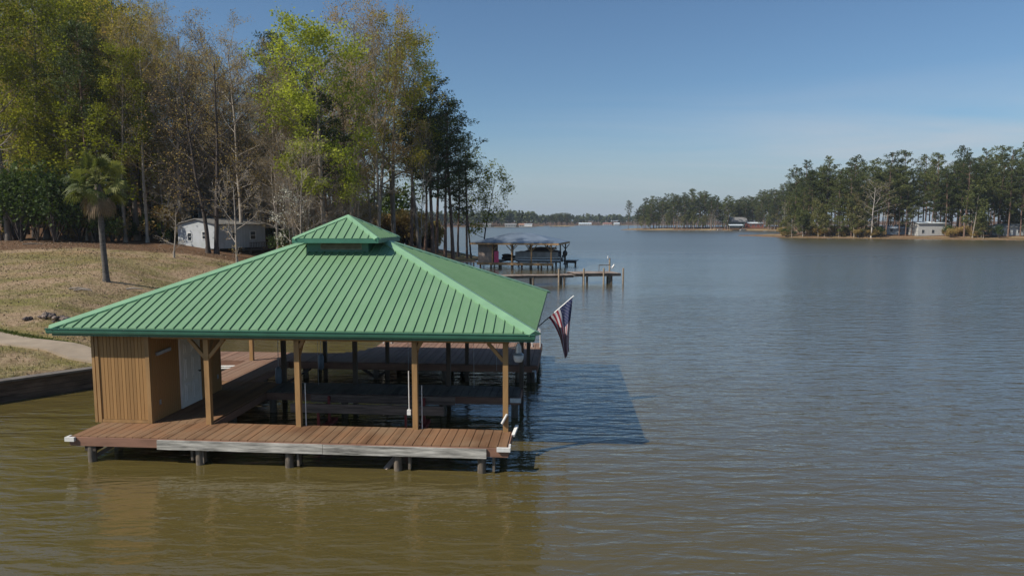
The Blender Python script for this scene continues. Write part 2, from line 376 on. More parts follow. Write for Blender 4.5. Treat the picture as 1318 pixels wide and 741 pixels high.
def rib(a, b, ax):
    # raised seam with its foot on the sheet
    a, b = Vector(a), Vector(b); wv = Vector((.013,0,0)) if ax == 'u' else Vector((0,.013,0)); z = Vector((0,0,hr)); z0 = Vector((0,0,-.004))
    v = [a-wv+z0, a+wv+z0, a+wv*.8+z, a-wv*.8+z, b-wv+z0, b+wv+z0, b+wv*.8+z, b-wv*.8+z]
    r.add(v, [(0,1,2,3),(7,6,5,4),(1,5,6,2),(3,2,6,7),(0,3,7,4)])
k = 0; u = U0+.14
while u < U1-.05:
    d = min(HD, u-U0, U1-u)-.12
    if d > .1:
        rib((u, V0-.01, ZE), (u, V0+d, zr(d)), 'u'); rib((u, V1+.01, ZE), (u, V1-d, zr(d)), 'u')
    u += P
v_ = V0+.14
while v_ < V1-.05:
    d = min(HD, v_-V0, V1-v_)-.12
    if d > .1:
        rib((U0-.01, v_, ZE), (U0+d, v_, zr(d)), 'v'); rib((U1+.01, v_, ZE), (U1-d, v_, zr(d)), 'v')
    v_ += P
roof = r.build('roof', M['green'], bh)
def hipcap(c0, c1, wd, parent, sl, lift=.045):
    """bent sheet over a hip: c0 low corner, c1 top"""
    h_ = MB(); c0, c1 = Vector(c0), Vector(c1); d = Vector((c1.x-c0.x, c1.y-c0.y, 0)).normalized(); p = Vector((-d.y, d.x, 0))
    dr = sl*wd/math.sqrt(2); up = Vector((0,0,lift))
    vs = []
    for c in (c0, c1): vs += [c-p*wd+up+Vector((0,0,-dr-.0)), c+up*1.3, c+p*wd+up+Vector((0,0,-dr)), c-p*wd-Vector((0,0,dr)), c+p*wd-Vector((0,0,dr))]
    h_.add(vs, [(0,1,6,5),(1,2,7,6),(0,5,8,3),(2,4,9,7),(0,3,4,2,1),(5,6,7,9,8)])
    return h_.build('hip_cap', M['green_cap'], parent)
for (cu, cv), (ru, rv) in (((U0,V0),(UR0,VM)),((U1,V0),(UR1,VM)),((U1,V1),(UR1,VM)),((U0,V1),(UR0,VM))):
    hipcap((cu,cv,ZE), (ru,rv,RZ), .2, roof, SL)
# fascia board, gutter with rolled lip
g = MB()
for a, b, c, d in ((U0+.05,U1-.05,V0+.02,V0+.06),(U0+.05,U1-.05,V1-.06,V1-.02)): g.box(a,b,c,d,3.19,ZE-.032)
for a, b, c, d in ((U0+.02,U0+.06,V0+.06,V1-.06),(U1-.06,U1-.02,V0+.06,V1-.06)): g.box(a,b,c,d,3.19,ZE-.032)
g.build('fascia', M['dark_green'], bh)
for s, vv in ((-1, V0), (1, V1)):
    gt = MB(); y0 = vv+s*.012
    prof = [(0,3.395),(0,3.265),(.05,3.255),(.085,3.275),(.10,3.33),(.105,3.385),(.125,3.395),(.125,3.415),(.09,3.415),(.088,3.39),(.08,3.33),(.02,3.28),(.015,3.395)]
    vs = [(u_, y0+s*a_, z_) for u_ in (U0-.03, U1+.0) for a_, z_ in prof]; n = len(prof)
    gt.add(vs, [(q, (q+1)%n, n+(q+1)%n, n+q) for q in range(n)]+[tuple(range(n)), tuple(range(n,2*n))]); gt.build('gutter', M['dark_green'], bh)
# roof framing and ceiling beams
b_ = MB()
for vv in (0, 4.9, 8.5): b_.box(-11.3 if vv != 8.5 else -11.2, .1, vv-.05, vv+.05, 3.087, 3.172)
b_.build('header_beam', M['post'], bh)
b_ = MB()
for u_ in np.arange(U0+.4, U1-.2, .61):
    b_.box(u_-.02, u_+.02, V0+.07, V1-.07, 3.175, 3.26)
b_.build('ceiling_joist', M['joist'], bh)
# cupola
cu0, cu1, cv0, cv1 = -7.2, -4.42, 3.62, 6.35; cm, cn = (cu0+cu1)/2, (cv0+cv1)/2; ce, ct = 5.76, 6.50
cup = MB().box(-6.92, -4.86, 4.05, 5.95, 5.1, ce-.1).build('cupola', M['dark_green'], bh)
l_ = MB()
for k in range(5): l_.add([(-6.42,4.02,5.42+k*.045),(-5.12,4.02,5.42+k*.045),(-5.12,4.045,5.46+k*.045),(-6.42,4.045,5.46+k*.045)], [(0,1,2,3)])
l_.box(-6.46,-5.08,4.043,4.048,5.38,5.66); l_.build('vent_louver', M['louver'], cup)
c_ = MB(); cs = (ct-ce)/((cu1-cu0)/2); r = c_
r.add([(cu0,cv0,ce),(cu1,cv0,ce),(cu1,cv1,ce),(cu0,cv1,ce),(cm,cn,ct)], [(0,1,4),(1,2,4),(2,3,4),(3,0,4)])
r.box(cu0+.01, cu1-.01, cv0+.01, cv1-.01, ce-.05, ce-.004)
for k in range(-5, 6):
    u_ = cm+k*.262; d = (cu1-cu0)/2-abs(k*.262)-.08
    if d > .08:
        fz = (cv1-cv0)/(cu1-cu0)
        rib((u_, cv0-.01, ce), (u_, cv0+d*fz, ce+cs*d), 'u'); rib((u_, cv1+.01, ce), (u_, cv1-d*fz, ce+cs*d), 'u')
        v2 = cn+k*.262*fz; rib((cu0-.01, v2, ce), (cu0+d, v2, ce+cs*d), 'v'); rib((cu1+.01, v2, ce), (cu1-d, v2, ce+cs*d), 'v')
ctop = r.build('cupola_roof', M['green'], bh)
for q in ((cu0,cv0),(cu1,cv0),(cu1,cv1),(cu0,cv1)): hipcap((*q,ce), (cm,cn,ct), .12, ctop, cs, .03)
g = MB()
g.box(cu0-.03,cu1+.03,cv0-.04,cv0,ce-.15,ce-.01); g.box(cu0-.03,cu1+.03,cv1,cv1+.04,ce-.15,ce-.01)
g.box(cu0-.03,cu0+.0,cv0,cv1,ce-.15,ce-.01); g.box(cu1,cu1+.03,cv0,cv1,ce-.15,ce-.01)
g.build('cupola_fascia', M['dark_green'], bh)

# posts
posts = [(u_,0) for u_ in (0,-2.45,-5.7,-8.26)]+[(u_,4.9) for u_ in (.1,-2.4,-5.66,-8.2)]+[(u_,8.55) for u_ in (.13,-2.3,-5.5,-8.05,-11.1)]
for k, (pu, pv) in enumerate(posts):
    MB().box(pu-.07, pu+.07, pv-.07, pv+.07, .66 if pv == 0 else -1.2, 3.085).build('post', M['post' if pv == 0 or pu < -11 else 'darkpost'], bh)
def brace(u_, v_, du, dv, L=.42):
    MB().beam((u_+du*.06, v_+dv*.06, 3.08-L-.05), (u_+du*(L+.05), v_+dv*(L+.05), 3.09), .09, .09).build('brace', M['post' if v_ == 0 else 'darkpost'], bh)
brace(0,0,-1,0); brace(-8.26,0,-1,0,.45); brace(-8.26,0,1,0,.45)
for u_ in (-2.45,-5.7): brace(u_,0,1,0,.14); brace(u_,0,0,1)
for u_ in (0,-8.26): brace(u_,0,0,1)
for u_ in (.1,-2.4,-5.66,-8.2): brace(u_,4.9,0,-1); brace(u_,4.9,0,1)

# decks: one mesh of boards per walkway, boards run across the front walk
def deck(u0,u1,v0,v1,mat,run='v',z=.7,name='deck', cut=None):
    d = MB(); a, b = (u0,u1) if run == 'v' else (v0,v1); n = int(round((b-a)/.24)); s = (b-a)/n; rr = random.Random(int(u0*100+v0*10))
    for k in range(n):
        p, q = a+k*s+.009, a+(k+1)*s-.009; dz = rr.uniform(-.004,.004); e0, e1 = rr.uniform(0,.012), rr.uniform(0,.012)
        if run == 'v':
            w0, w1 = v0, v1
            if cut: w0, w1 = cut((p+q)/2, v0, v1)
            if w1-w0 > .05: d.box(p,q,w0+e0,w1-e1,z-.035+dz,z+dz)
        else: d.box(u0+e0,u1-e1,p,q,z-.035+dz,z+dz)
    return d.build(name, mat, bh)
deck(-11.35,.15,-1.3,.1,M['decktop'])
deck(-11.4,-8.3,.1,5.0,M['decktop'])
deck(-8.3,.1,3.65,5.0,M['oldwood'])
deck(-11.3,-9.55,5.0,8.5,M['deckpink'])
deck(-14.6,-9.55,8.5,10.3,M['deckpink'])
def cutrear(u_, a, b):
    if u_ < -8.1: return a, 10.3
    if u_ < -7.1: return a, 10.3+(u_+8.1)*.9
    if u_ < -6.75: return a, 11.2+(u_+7.1)/.35*2.3
    return a, b
deck(-9.55,.46,8.5,13.5,M['deckpink'],cut=cutrear)
f = MB()
f.box(-11.38,.18,-1.345,-1.302,.45,.675); f.box(-11.395,-11.352,-1.3,5.0,.45,.665); f.box(.152,.19,-1.3,.1,.45,.675)
f.box(-8.3,.15,.102,.14,.47,.66); f.box(-8.30,-8.26,.14,3.61,.45,.66); f.box(-8.26,.12,3.60,3.648,.44,.66); f.box(.102,.14,3.65,5.0,.44,.66)
f.box(-9.55,.12,5.003,5.04,.45,.66); f.box(-9.548,-9.51,5.04,8.45,.45,.66); f.box(-9.51,.48,8.455,8.498,.42,.66); f.box(.462,.50,8.5,13.5,.42,.66); f.box(-6.75,.46,13.502,13.54,.42,.66)
f.box(-11.34,-11.302,5.04,8.5,.45,.66); f.box(-14.6,-11.34,8.455,8.498,.45,.66); f.box(-14.6,-8.1,10.302,10.34,.45,.66)
f.beam((-8.1,10.32,.54),(-7.1,11.22,.54),.04,.24); f.beam((-7.1,11.22,.54),(-6.77,13.5,.54),.04,.24)
f.build('deck_fascia', M['fascia'], bh)
j_ = MB()
for vv in (-1.15,-.75,-.3,.02): j_.box(-11.3,.12,vv-.03,vv+.03,.46,.655)
for vv in (3.8,4.3,4.85): j_.box(-8.2,.05,vv-.03,vv+.03,.46,.655)
for vv in (8.7,9.4,10.1): j_.box(-14.4,.4,vv-.03,vv+.03,.44,.655)
for vv in (11,12,13.2): j_.box(-6.6,.4,vv-.03,vv+.03,.44,.655)
for uu in (-11.1,-10.4,-9.7,-8.6): j_.box(uu-.03,uu+.03,.15,8.4 if uu > -9.9 or uu < -11 else 4.9,.40,.455)
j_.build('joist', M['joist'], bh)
gb = MB(); gb.box(-8.95,-4.55,-1.40,-1.347,.425,.665); gb.box(-4.54,-.36,-1.40,-1.347,.42,.66); gb.build('rub_rail', M['greywood'], bh, label='weathered pale grey rub board')
def pile(u_, v_, z1=.44, r_=.11): MB().tube([(u_,v_,-1.4),(u_+random.uniform(-.02,.02),v_,z1)], [r_*1.05, r_*.95], 12).build('pile', M['pile'], bh)
for u_ in (-10.85,-7.88,-5.5,-2.63,-.5): pile(u_,-1.22,.45)
for u_ in (-10.9,-8.3,-5.7,-2.45,-.05): pile(u_,-.1,.455)
for u_ in (-7.95,-5.4,-2.5,-.35):
    MB().box(u_-.16,u_-.10,-1.28,-1.12,.12,.45).build('pile_cap', M['pile'], bh); MB().box(u_+.13,u_+.19,-1.28,-1.12,.05,.45).build('pile_cap', M['pile'], bh)
for vv in (3.75,):
    for u_ in (-8.1,-5.66,-2.4,-.05): pile(u_,vv,.46,.12)
for u_ in (-8.9,-6.0,-3.2,-.3,.3):
    pile(u_,8.65,.44,.12); pile(u_,10.2,.44,.1)
for u_ in (-6.2,-3.2,.3): pile(u_,13.3,.44,.12)
for u_ in (-14.3,-11.9): pile(u_,8.65,.44); pile(u_,10.15,.44)
for u_, v_ in ((-11.2,3.5),(-9.8,6.8),(-11.2,6.8),(-8.6,2)): pile(u_,v_,.40)
for u_ in (-6.0,): 
    MB().beam((u_-.02,8.62,0.05),(u_+.6,8.62,.42),.08,.1).build('knee_brace', M['joist'], bh); MB().beam((u_+.02,8.62,0.05),(u_-.55,8.62,.42),.08,.1).build('knee_brace', M['joist'], bh)
MB().beam((-10.85,-1.15,.1),(-10.3,-1.15,.42),.08,.1).build('knee_brace', M['joist'], bh)
MB().box(-11.0,-10.7,-1.3,-1.0,.30,.44).build('pile_cap', M['joist'], bh)
MB().beam((-3.05,-1.2,-.08),(-2.6,-.75,.43),.16,.05).build('loose_board', M['ply'], bh, label='tilted grey board slipping into water')

# shed on the deck
def groove(m_, p, q, z0, z1, nrm, step=.1):
    """boards proud of a backing wall with open grooves"""
    p, q = Vector(p), Vector(q); L = (q-p).length; d = (q-p)/L; n = int(round(L/step)); nv = Vector(nrm)*.012
    for k in range(n):
        a = p+d*(L*k/n+.006); b = p+d*(L*(k+1)/n-.006); o_ = Vector(nrm)*.0
        v = [(a.x,a.y,z0),(b.x,b.y,z0),(b.x,b.y,z1),(a.x,a.y,z1)]; w_ = [(x_+nv.x,y_+nv.y,z_) for x_,y_,z_ in v]
        m_.add(v+w_, [(4,5,6,7),(0,1,5,4),(1,2,6,5),(2,3,7,6),(3,0,4,7)])
S0, S1, T0, T1 = -11.42, -9.9, -.08, 3.75
wl = MB(); wl.box(S0,S1,T0,T1,.702,3.17)
groove(wl, (S0+.12,T0,0), (S1-.09,T0,0), .80, 3.16, (0,-1,0)); groove(wl, (S1,T0+.09,0), (S1,1.36,0), .72, 3.16, (1,0,0)); groove(wl, (S1,2.46,0), (S1,T1-.05,0), .72, 3.16, (1,0,0))
groove(wl, (S0,T0+.1,0), (S0,T1-.1,0), .72, 3.16, (-1,0,0)); groove(wl, (S0+.1,T1,0), (S1-.1,T1,0), .72, 3.16, (0,1,0))
wall = wl.build('shed_wall', M['ochre'], bh)
tm = MB(); tm.box(S0-.02,S0+.07,T0-.03,T0-.001,.705,3.165); tm.build('corner_trim', M['post'], bh)
MB().box(S1-.09,S1+.026,T0-.03,T0-.001,.705,3.165).box(S1+.001,S1+.026,T0-.001,T0+.08,.705,3.165).build('corner_trim', M['post'], bh)
MB().box(S0+.071,S1-.091,T0-.022,T0-.001,.706,.79).build('base_trim', M['post'], bh); MB().box(S1+.001,S1+.026,T1-.05,T1+.02,.705,3.165).build('corner_trim', M['post'], bh)
MB().box(S0-.14,S0-.06,T0-.01,T0+.09,.70,3.165).build('post', M['post'], bh)
dr_ = MB(); dr_.box(S1+.004,S1+.045,1.44,2.38,.72,2.79)
for zz0, zz1 in ((.85,1.42),(1.54,2.22),(2.34,2.66)):
    for y0, y1 in ((1.55,1.86),(1.96,2.27)):
        dr_.box(S1+.045,S1+.062,y0,y1,zz0,zz1); dr_.box(S1+.062,S1+.082,y0+.06,y1-.06,zz0+.06,zz1-.06)
door = dr_.build('door', M['white'], bh, label='white six-panel door')
MB().tube([(S1+.045,2.30,1.68),(S1+.10,2.30,1.68)], [.012,.012], 8).ell((S1+.115,2.30,1.68),(.03,.034,.034)).build('handle', M['black'], door)
fr = MB(); fr.box(S1+.002,S1+.06,1.36,1.438,.72,2.87); fr.box(S1+.002,S1+.06,2.382,2.46,.72,2.87); fr.box(S1+.002,S1+.06,1.438,2.382,2.792,2.87); fr.build('door_frame', M['white'], bh)
MB().beam((S1+.05,.20,2.60),(S1+.05,.88,2.63),.05,.09).build('sign_bar', M['galv'], bh, label='narrow pale strip on dark wall')
for vv, zz in ((.32,1.2),(3.54,1.2)): MB().box(S1+.013,S1+.03,vv-.04,vv+.04,zz-.07,zz+.07).build('outlet', M['galv'], bh)
# conduits beside the posts
for u_, z0, z1 in ((-2.62,1.24,2.3),): MB().tube([(u_,-.02,z0),(u_,-.02,z1)], .014, 8).box(u_-.05,u_+.05,-.07,0.,z0-.14,z0).build('conduit', M['pvc'], bh)
for u_, z1 in ((-5.52,1.9),(-2.28,1.9),): MB().tube([(u_,.03,.7),(u_,.03,z1)], .012, 8).build('conduit', M['pvc'], bh)
# white corner bumpers are parts of the dock edge
MB().box(-11.46,-11.2,-1.42,-1.348,.58,.69).box(-11.46,-11.402,-1.347,-1.2,.59,.69).build('corner_bumper', M['pvc'], bh)
MB().box(-.10,.24,-1.42,-1.348,.61,.71).box(.195,.245,-1.347,-1.22,.62,.76).build('corner_bumper', M['pvc'], bh)
MB().beam((.22,-.25,.66),(.30,.12,.82),.08,.07).build('corner_bumper', M['pvc'], bh)
MB().box(-.18,.17,3.555,3.597,.52,.66).build('corner_bumper', M['pvc'], bh)

def toW(u_, v_, z=0):
    return (OX+u_*math.cos(A)-v_*math.sin(A), OY+u_*math.sin(A)+v_*math.cos(A), z)
# white pvc rod holder strapped to the post
o = empty('rod_holder', toW(.0,-.09,1.08), A, label='white tilted plastic rod holder on the corner post nearest the lake', cat='rod holder')
MB().tube([(-.09,-.03,-.14),(.05,-.03,.12)], .034, 12).build('tube', M['pvc'], o); MB().tube([(-.03,.02,-.02),(-.02,-.06,-.02)], .01, 6).build('bracket', M['galv'], o)
# dusk lamp
o = empty('dock_lamp', toW(.34,0,2.6), A, label='barn lamp with ribbed lens hanging on an arm off the corner post', cat='lamp')
MB().tube([(-.27,0,.36),(-.1,0,.38),(0,0,.36)], .02, 8).build('arm', M['galv'], o)
MB().tube([(0,0,.24),(0,0,.44)], [.085,.075], 16).tube([(0,0,.44),(0,0,.5)], [.05,.04], 12).build('housing', M['galv'], o)
MB().tube([(0,0,.0),(0,0,.06),(0,0,.15),(0,0,.19)], [.10,.125,.14,.12], 20).build('lens', simple('lamp_lens', (.55,.56,.55), .3, .05, 5), o)
MB().tube([(0,0,.185),(0,0,.245)], [.155,.09], 20).build('reflector', M['galv'], o)

# flag: pole on the middle post, leaning out past the eave
fo = empty('flag', toW(.17,4.9,2.35), A, label='american flag hanging from an angled white pole beside the green roof corner', cat='flag')
p0, tip = Vector((0,0,0)), Vector((1.66,0,1.47)); d = tip.normalized(); L = tip.length
MB().tube([p0, d*(L*.62)], .016, 10).build('pole', M['black'], fo); MB().tube([d*(L*.62), tip], .021, 10).ell(tip, (.03,.03,.03)).build('pole', M['pvc'], fo)
MB().box(-.10,.02,-.04,.04,-.1,.05).build('bracket', M['galv'], fo)
hs0, hs1 = d*(L*.50), d*(L*.985)
nS, nT = 39, 44; gv = []
def flagp(s, t):
    a = hs0.lerp(hs1, s); L_ = 1.62
    bx = 1.36+.17*s; bz = 2.0-2.35-L_+1.12   # gathered lower end, local z relative to mount
    e = t**.68
    x = a.x+(bx-a.x)*e ; zt = a.z-(a.z-(-.52-.10*math.sin(s*5)))*t
    x += .07*math.sin(s*2.2+t*3.0)*t*(1-t)*2
    y = -.02+.10*math.sin(s*13+t*2.2)*(.25+.75*t)*min(1,t*5)+.06*math.sin(s*5+3*t)*t
    return (x, y, zt)
fl = MB()
for q in range(nT+1):
    for p in range(nS+1): fl.v.append(flagp(p/nS, q/nT))
for q in range(nT):
    for p in range(nS):
        k = q*(nS+1)+p; st = 12-int(p/3)   # 0 = top stripe at the tip
        fl.f.append((k, k+1, k+nS+2, k+nS+1)); fl.sm.append(True)
        fl.mi.append(2 if (st < 7 and q/nT < .4) else (0 if st % 2 == 0 else 1))
for row in range(9):
    for cl in range(6 if row % 2 == 0 else 5):
        s = 1-(row+1)/10*7/13; t = ((cl*2+1+(row % 2)))/12*.4
        for sd in (-1, 1):
            c = Vector(flagp(s, t)); c1 = Vector(flagp(s+.01, t)); c2 = Vector(flagp(s, t+.01)); a = (c1-c).normalized(); b = (c2-c).normalized(); n = a.cross(b).normalized()*sd*.004
            vs = [c+n+(a*math.cos(2*math.pi*w_/10)+b*math.sin(2*math.pi*w_/10))*(.019 if w_ % 2 == 0 else .008) for w_ in range(10)]
            fl.cur = 1; fl.add(vs, [tuple(range(10))])
fl.build('cloth', [M['cloth_red'], M['cloth_white'], M['cloth_blue']], fo)

# ladders
def ladder(u_, v_, rot, lab):
    o = empty('swim_ladder', toW(u_, v_, .7), A+rot, label=lab, cat='ladder', group='swim ladders')
    for s in (-.2, .2):
        MB().tube([(s,.28,.0),(s,.28,.62),(s,.22,.74),(s,.08,.80),(s,-.05,.74),(s,-.08,.6),(s,-.08,-1.1)], .022, 8).build('rail', M['pvc'], o)
    for z in (-.2,-.5,-.8): MB().box(-.19,.19,-.11,-.05,z-.02,z+.02).build('rung', M['pvc'], o)
    MB().tube([(-.2,.28,.05),(.2,.28,.05)], .018, 8).build('crossbar', M['pvc'], o)
ladder(.36, 12.6, R(90), 'white hooped swim ladder on the rear platform corner below the roof edge')
ladder(-6.75, 12.9, R(-80), 'white swim ladder with slanted rails on the inner side of the rear platform')

# fenders on ropes
for (u_, v_, z, lab) in ((-8.36,4.80,.98,'long blue-grey boat fender hanging beside the inner dark post of the walkway'),(-8.16,8.38,.72,'blue-grey boat fender hanging against the rear platform edge')):
    o = empty('boat_fender', toW(u_,v_,z), A, label=lab, cat='fender', group='boat fenders')
    MB().tube([(0,0,-.33),(0,0,-.28),(0,0,-.2),(0,0,.2),(0,0,.27),(0,0,.32)], [.03,.08,.11,.11,.08,.03], 14).build('body', M['slate'], o)
    MB().tube([(0,0,.3),(0.02,0,1.9)], .012, 6).build('rope', M['galv'], o)

# boat lift cradle
o = empty('boat_lift', toW(-4,2,0), A, label='boat lift with two old timber bunks on red uprights over the near slip', cat='boat lift')
MB().box(-2.55,2.05,-.56,-.50,.66,.92).build('bunk', M['bunk'], o); MB().box(-2.35,2.2,.55,.61,.68,.92).build('bunk', M['bunk'], o)
for x_ in (-1.75,1.25):
    MB().box(x_-.1,x_+.1,-.9,1.0,.0,.09).build('cross_beam', M['red'], o)
    for y_ in (-.44, .49): MB().box(x_-.035,x_+.035,y_-.035,y_+.035,.09,.9).build('upright', M['red'], o)
for x_, y_ in ((-2.3,-.44),(.9,-.44)): MB().box(x_-.03,x_+.03,y_-.03,y_+.03,-.3,.66).build('upright', M['red'], o)
for u_ in (-5.3,-1.6):
    for vv in (.32,3.45): pass
for k, (u_, v_) in enumerate(((-6.9,4.7),(-4.6,8.3),(-1.1,8.3),(-1.5,4.7))):
    o = empty('lift_cable', toW(u_,v_,.0), A, label='thin steel lift cable hanging from the roof beams over the slips', cat='cable', group='lift cables over the slips')
    MB().tube([(0,0,.5),(0,0,3.1)], .007, 5).build('cable', M['galv'], o)
# pipes floating left of the rear walk
for k, (v_, L_) in enumerate(((8.12,.85),(7.72,.62))):
    o = MB().tube([(0,0,0),(L_,.12,0)], .04, 10).build('float_pipe', M['pvc'], label='white pipe lying on water left of the walkway'.replace(' left of',' beside')+(', the longer rear one' if k == 0 else ', the shorter front one'), cat='pipe', group='white pipes beside the walkway'); o.location = toW(-12.2,v_,.52); o.rotation_euler = (0,0,A)
o = empty('cleat_bracket', toW(.42,8.1,.35), A, label='grey rope coil hung on the outer pile under the eave corner', cat='rope')
rp = [(.02*math.sin(q*1.7), .17*math.cos(q*.7), .22*math.sin(q*.7)) for q in range(38)]; MB().tube(rp, .022, 7).build('coil', M['galv'], o)
MB().beam((-.12,0,.2),(.02,0,.2),.05,.05).build('hook', M['galv'], o)

# ------------------------------------------------------------------ bulkhead
bw = empty('retaining_wall', (-14.9,27.0,0), math.atan2(49,45.1)+math.pi, label='low dark timber retaining wall holding the lawn at the waterline', cat='retaining wall')
b_ = MB(); L_ = 62
for k in range(4): b_.box(-.3,L_,-.02-.018*(k%2),.26,-1.2 if k == 0 else .04+.17*k, .20 if k == 0 else .20+.17*k)
b_.build('planking', M['wallwood'], bw)
b_ = MB().box(-.35,L_,-.09,.34,.702,.775).build('cap_board', M['oldwood'], bw)
b_ = MB().box(-.3,L_,-.07,-.035,.56,.698).build('wale', M['wallwood'], bw)
for k in range(20):
    MB().tube([(k*2.1+.2,-.13,-1.3),(k*2.1+.2,-.13,.69)], .13, 10).build('post', M['pile'], bw)

# ------------------------------------------------------------------ fire ring rocks + small stuff on lawn
for k in range(34):
    a_ = random.uniform(0, 6.28); rr = random.uniform(0, 1); x_ = -23.3+1.5*math.cos(a_)*rr+random.uniform(-.3,.9); y_ = 34.3+.9*math.sin(a_)*rr; s = random.uniform(.08,.21)
    rnd = random.Random(k); dk = k % 3 == 0
    o = MB().ell((0,0,s*.5), (s,s*.8,s*.6), 8, 5, jit=.18, rnd=rnd).build('rock', M['rockd' if dk else 'rockc'], label=('dark' if dk else 'brown')+' rock in the low pile on the lawn beside the roof corner', cat='rock', group=('dark' if dk else 'brown')+' rocks heaped on the lawn')
    o.location = (x_, y_, gz(x_,y_)+random.uniform(0,.16)*(1-rr)); o.rotation_euler = (random.uniform(-.3,.3),random.uniform(-.3,.3),random.uniform(0,6))
# leaves and tufts strewn over the lawn: nobody could count them
g_ = np.random.default_rng(21)
def strewn(n, x0, x1, y0, y1, keep):
    X_ = g_.uniform(x0, x1, n); Y_ = g_.uniform(y0, y1, n); z_, dl_, _, _ = terrain(X_, Y_); ok = (dl_ > .5) & (g_.random(n) < keep(X_, Y_)) & (segd(X_, Y_, path[0], path[1]) > .8) & (segd(X_, Y_, path[1], path[2]) > .8)
    return np.stack([X_, Y_, z_], 1)[ok]
P1 = strewn(30000, -62, -14, 24, 76, lambda a, b: np.clip(.35+.35*wob(a, b, 2.3)+.35*wob(a, b, .9)+(b-45)/60, .04, 1)); P1[:,2] += .02
me_ = leafmesh('fallen_leaves', P1, .062, M['leaf_dead'], .7, r=g_); o_ = bpy.data.objects.new('fallen_leaves', me_); COL.objects.link(o_); tag(o_, label='brown fallen leaves strewn over the dormant lawn', cat='leaves', kind='stuff')
P2 = strewn(60000, -50, -14, 24, 62, lambda a, b: np.clip(.45+.4*wob(a, b, 3.3)+.3*wob(a, b, 1.1), .08, 1)); n_ = len(P2)
t_ = g_.uniform(0, 6.28, n_); w_ = np.stack([np.cos(t_), np.sin(t_), np.zeros(n_)], 1)*.022; h_ = np.stack([g_.normal(0,.03,n_), g_.normal(0,.03,n_), g_.uniform(.04,.13,n_)], 1)
V_ = np.stack([P2-w_-[0,0,.02], P2+w_-[0,0,.02], P2+h_+w_*.3, P2+h_-w_*.3], 1).reshape(-1,3)
me_ = npmesh('grass', V_, np.arange(n_*4).reshape(-1,4), M['tuft']); o_ = bpy.data.objects.new('grass', me_); COL.objects.link(o_); tag(o_, label='short dry grass tufts on the lawn', cat='grass', kind='stuff')
P3 = np.concatenate([np.stack([g_.uniform(-40,-15,9000), np.zeros(9000), np.zeros(9000)],1)]); tt = (P3[:,0]+40)/25
P3[:,1] = np.interp(P3[:,0], [-46,-23,-14.4], [42.6,30.4,26.2])+.88+g_.normal(0,.12,9000)
z3, d3, _, _ = terrain(P3[:,0], P3[:,1]); P3[:,2] = z3; P3 = P3[d3 > .5]; n_ = len(P3); t_ = g_.uniform(0, 6.28, n_); w_ = np.stack([np.cos(t_), np.sin(t_), np.zeros(n_)], 1)*.025; h_ = np.stack([g_.normal(0,.03,n_), g_.normal(0,.03,n_), g_.uniform(.03,.09,n_)], 1)
V_ = np.stack([P3-w_, P3+w_, P3+h_+w_*.3, P3+h_-w_*.3], 1).reshape(-1,3)
me_ = npmesh('path_edge_grass', V_, np.arange(n_*4).reshape(-1,4), M['edge_green']); o_ = bpy.data.objects.new('path_edge_grass', me_); COL.objects.link(o_); tag(o_, label='green strip of grass along the upper edge of the path', cat='grass', kind='stuff')
def stick(px, D, L_, lab, m_='bark_pale'):
    x_, y_ = pos(px, D); z = gz(x_, y_); o = MB().tube([(0,0,.06),(L_*.4,.1,.11),(L_,.05,.05)], [.05,.06,.03], 7).build('fallen_branch', M[m_], label=lab, cat='branch'); o.location = (x_,y_,z); o.rotation_euler = (0,0,random.uniform(-.5,.3))
stick(160, 46.5, 1.0, 'short pale branch lying beside the shadow of the palm trunk')
stick(86, 43, 1.5, 'brown fallen branch lying on bare lawn below the palm', 'bark_grey')
stick(92, 42.4, 1.2, 'thin crooked branch on the lawn, nearer the rocks', 'bark_grey')
stick(30, 70, 2.0, 'long weathered log at the edge of the dark woods', 'bark_grey')

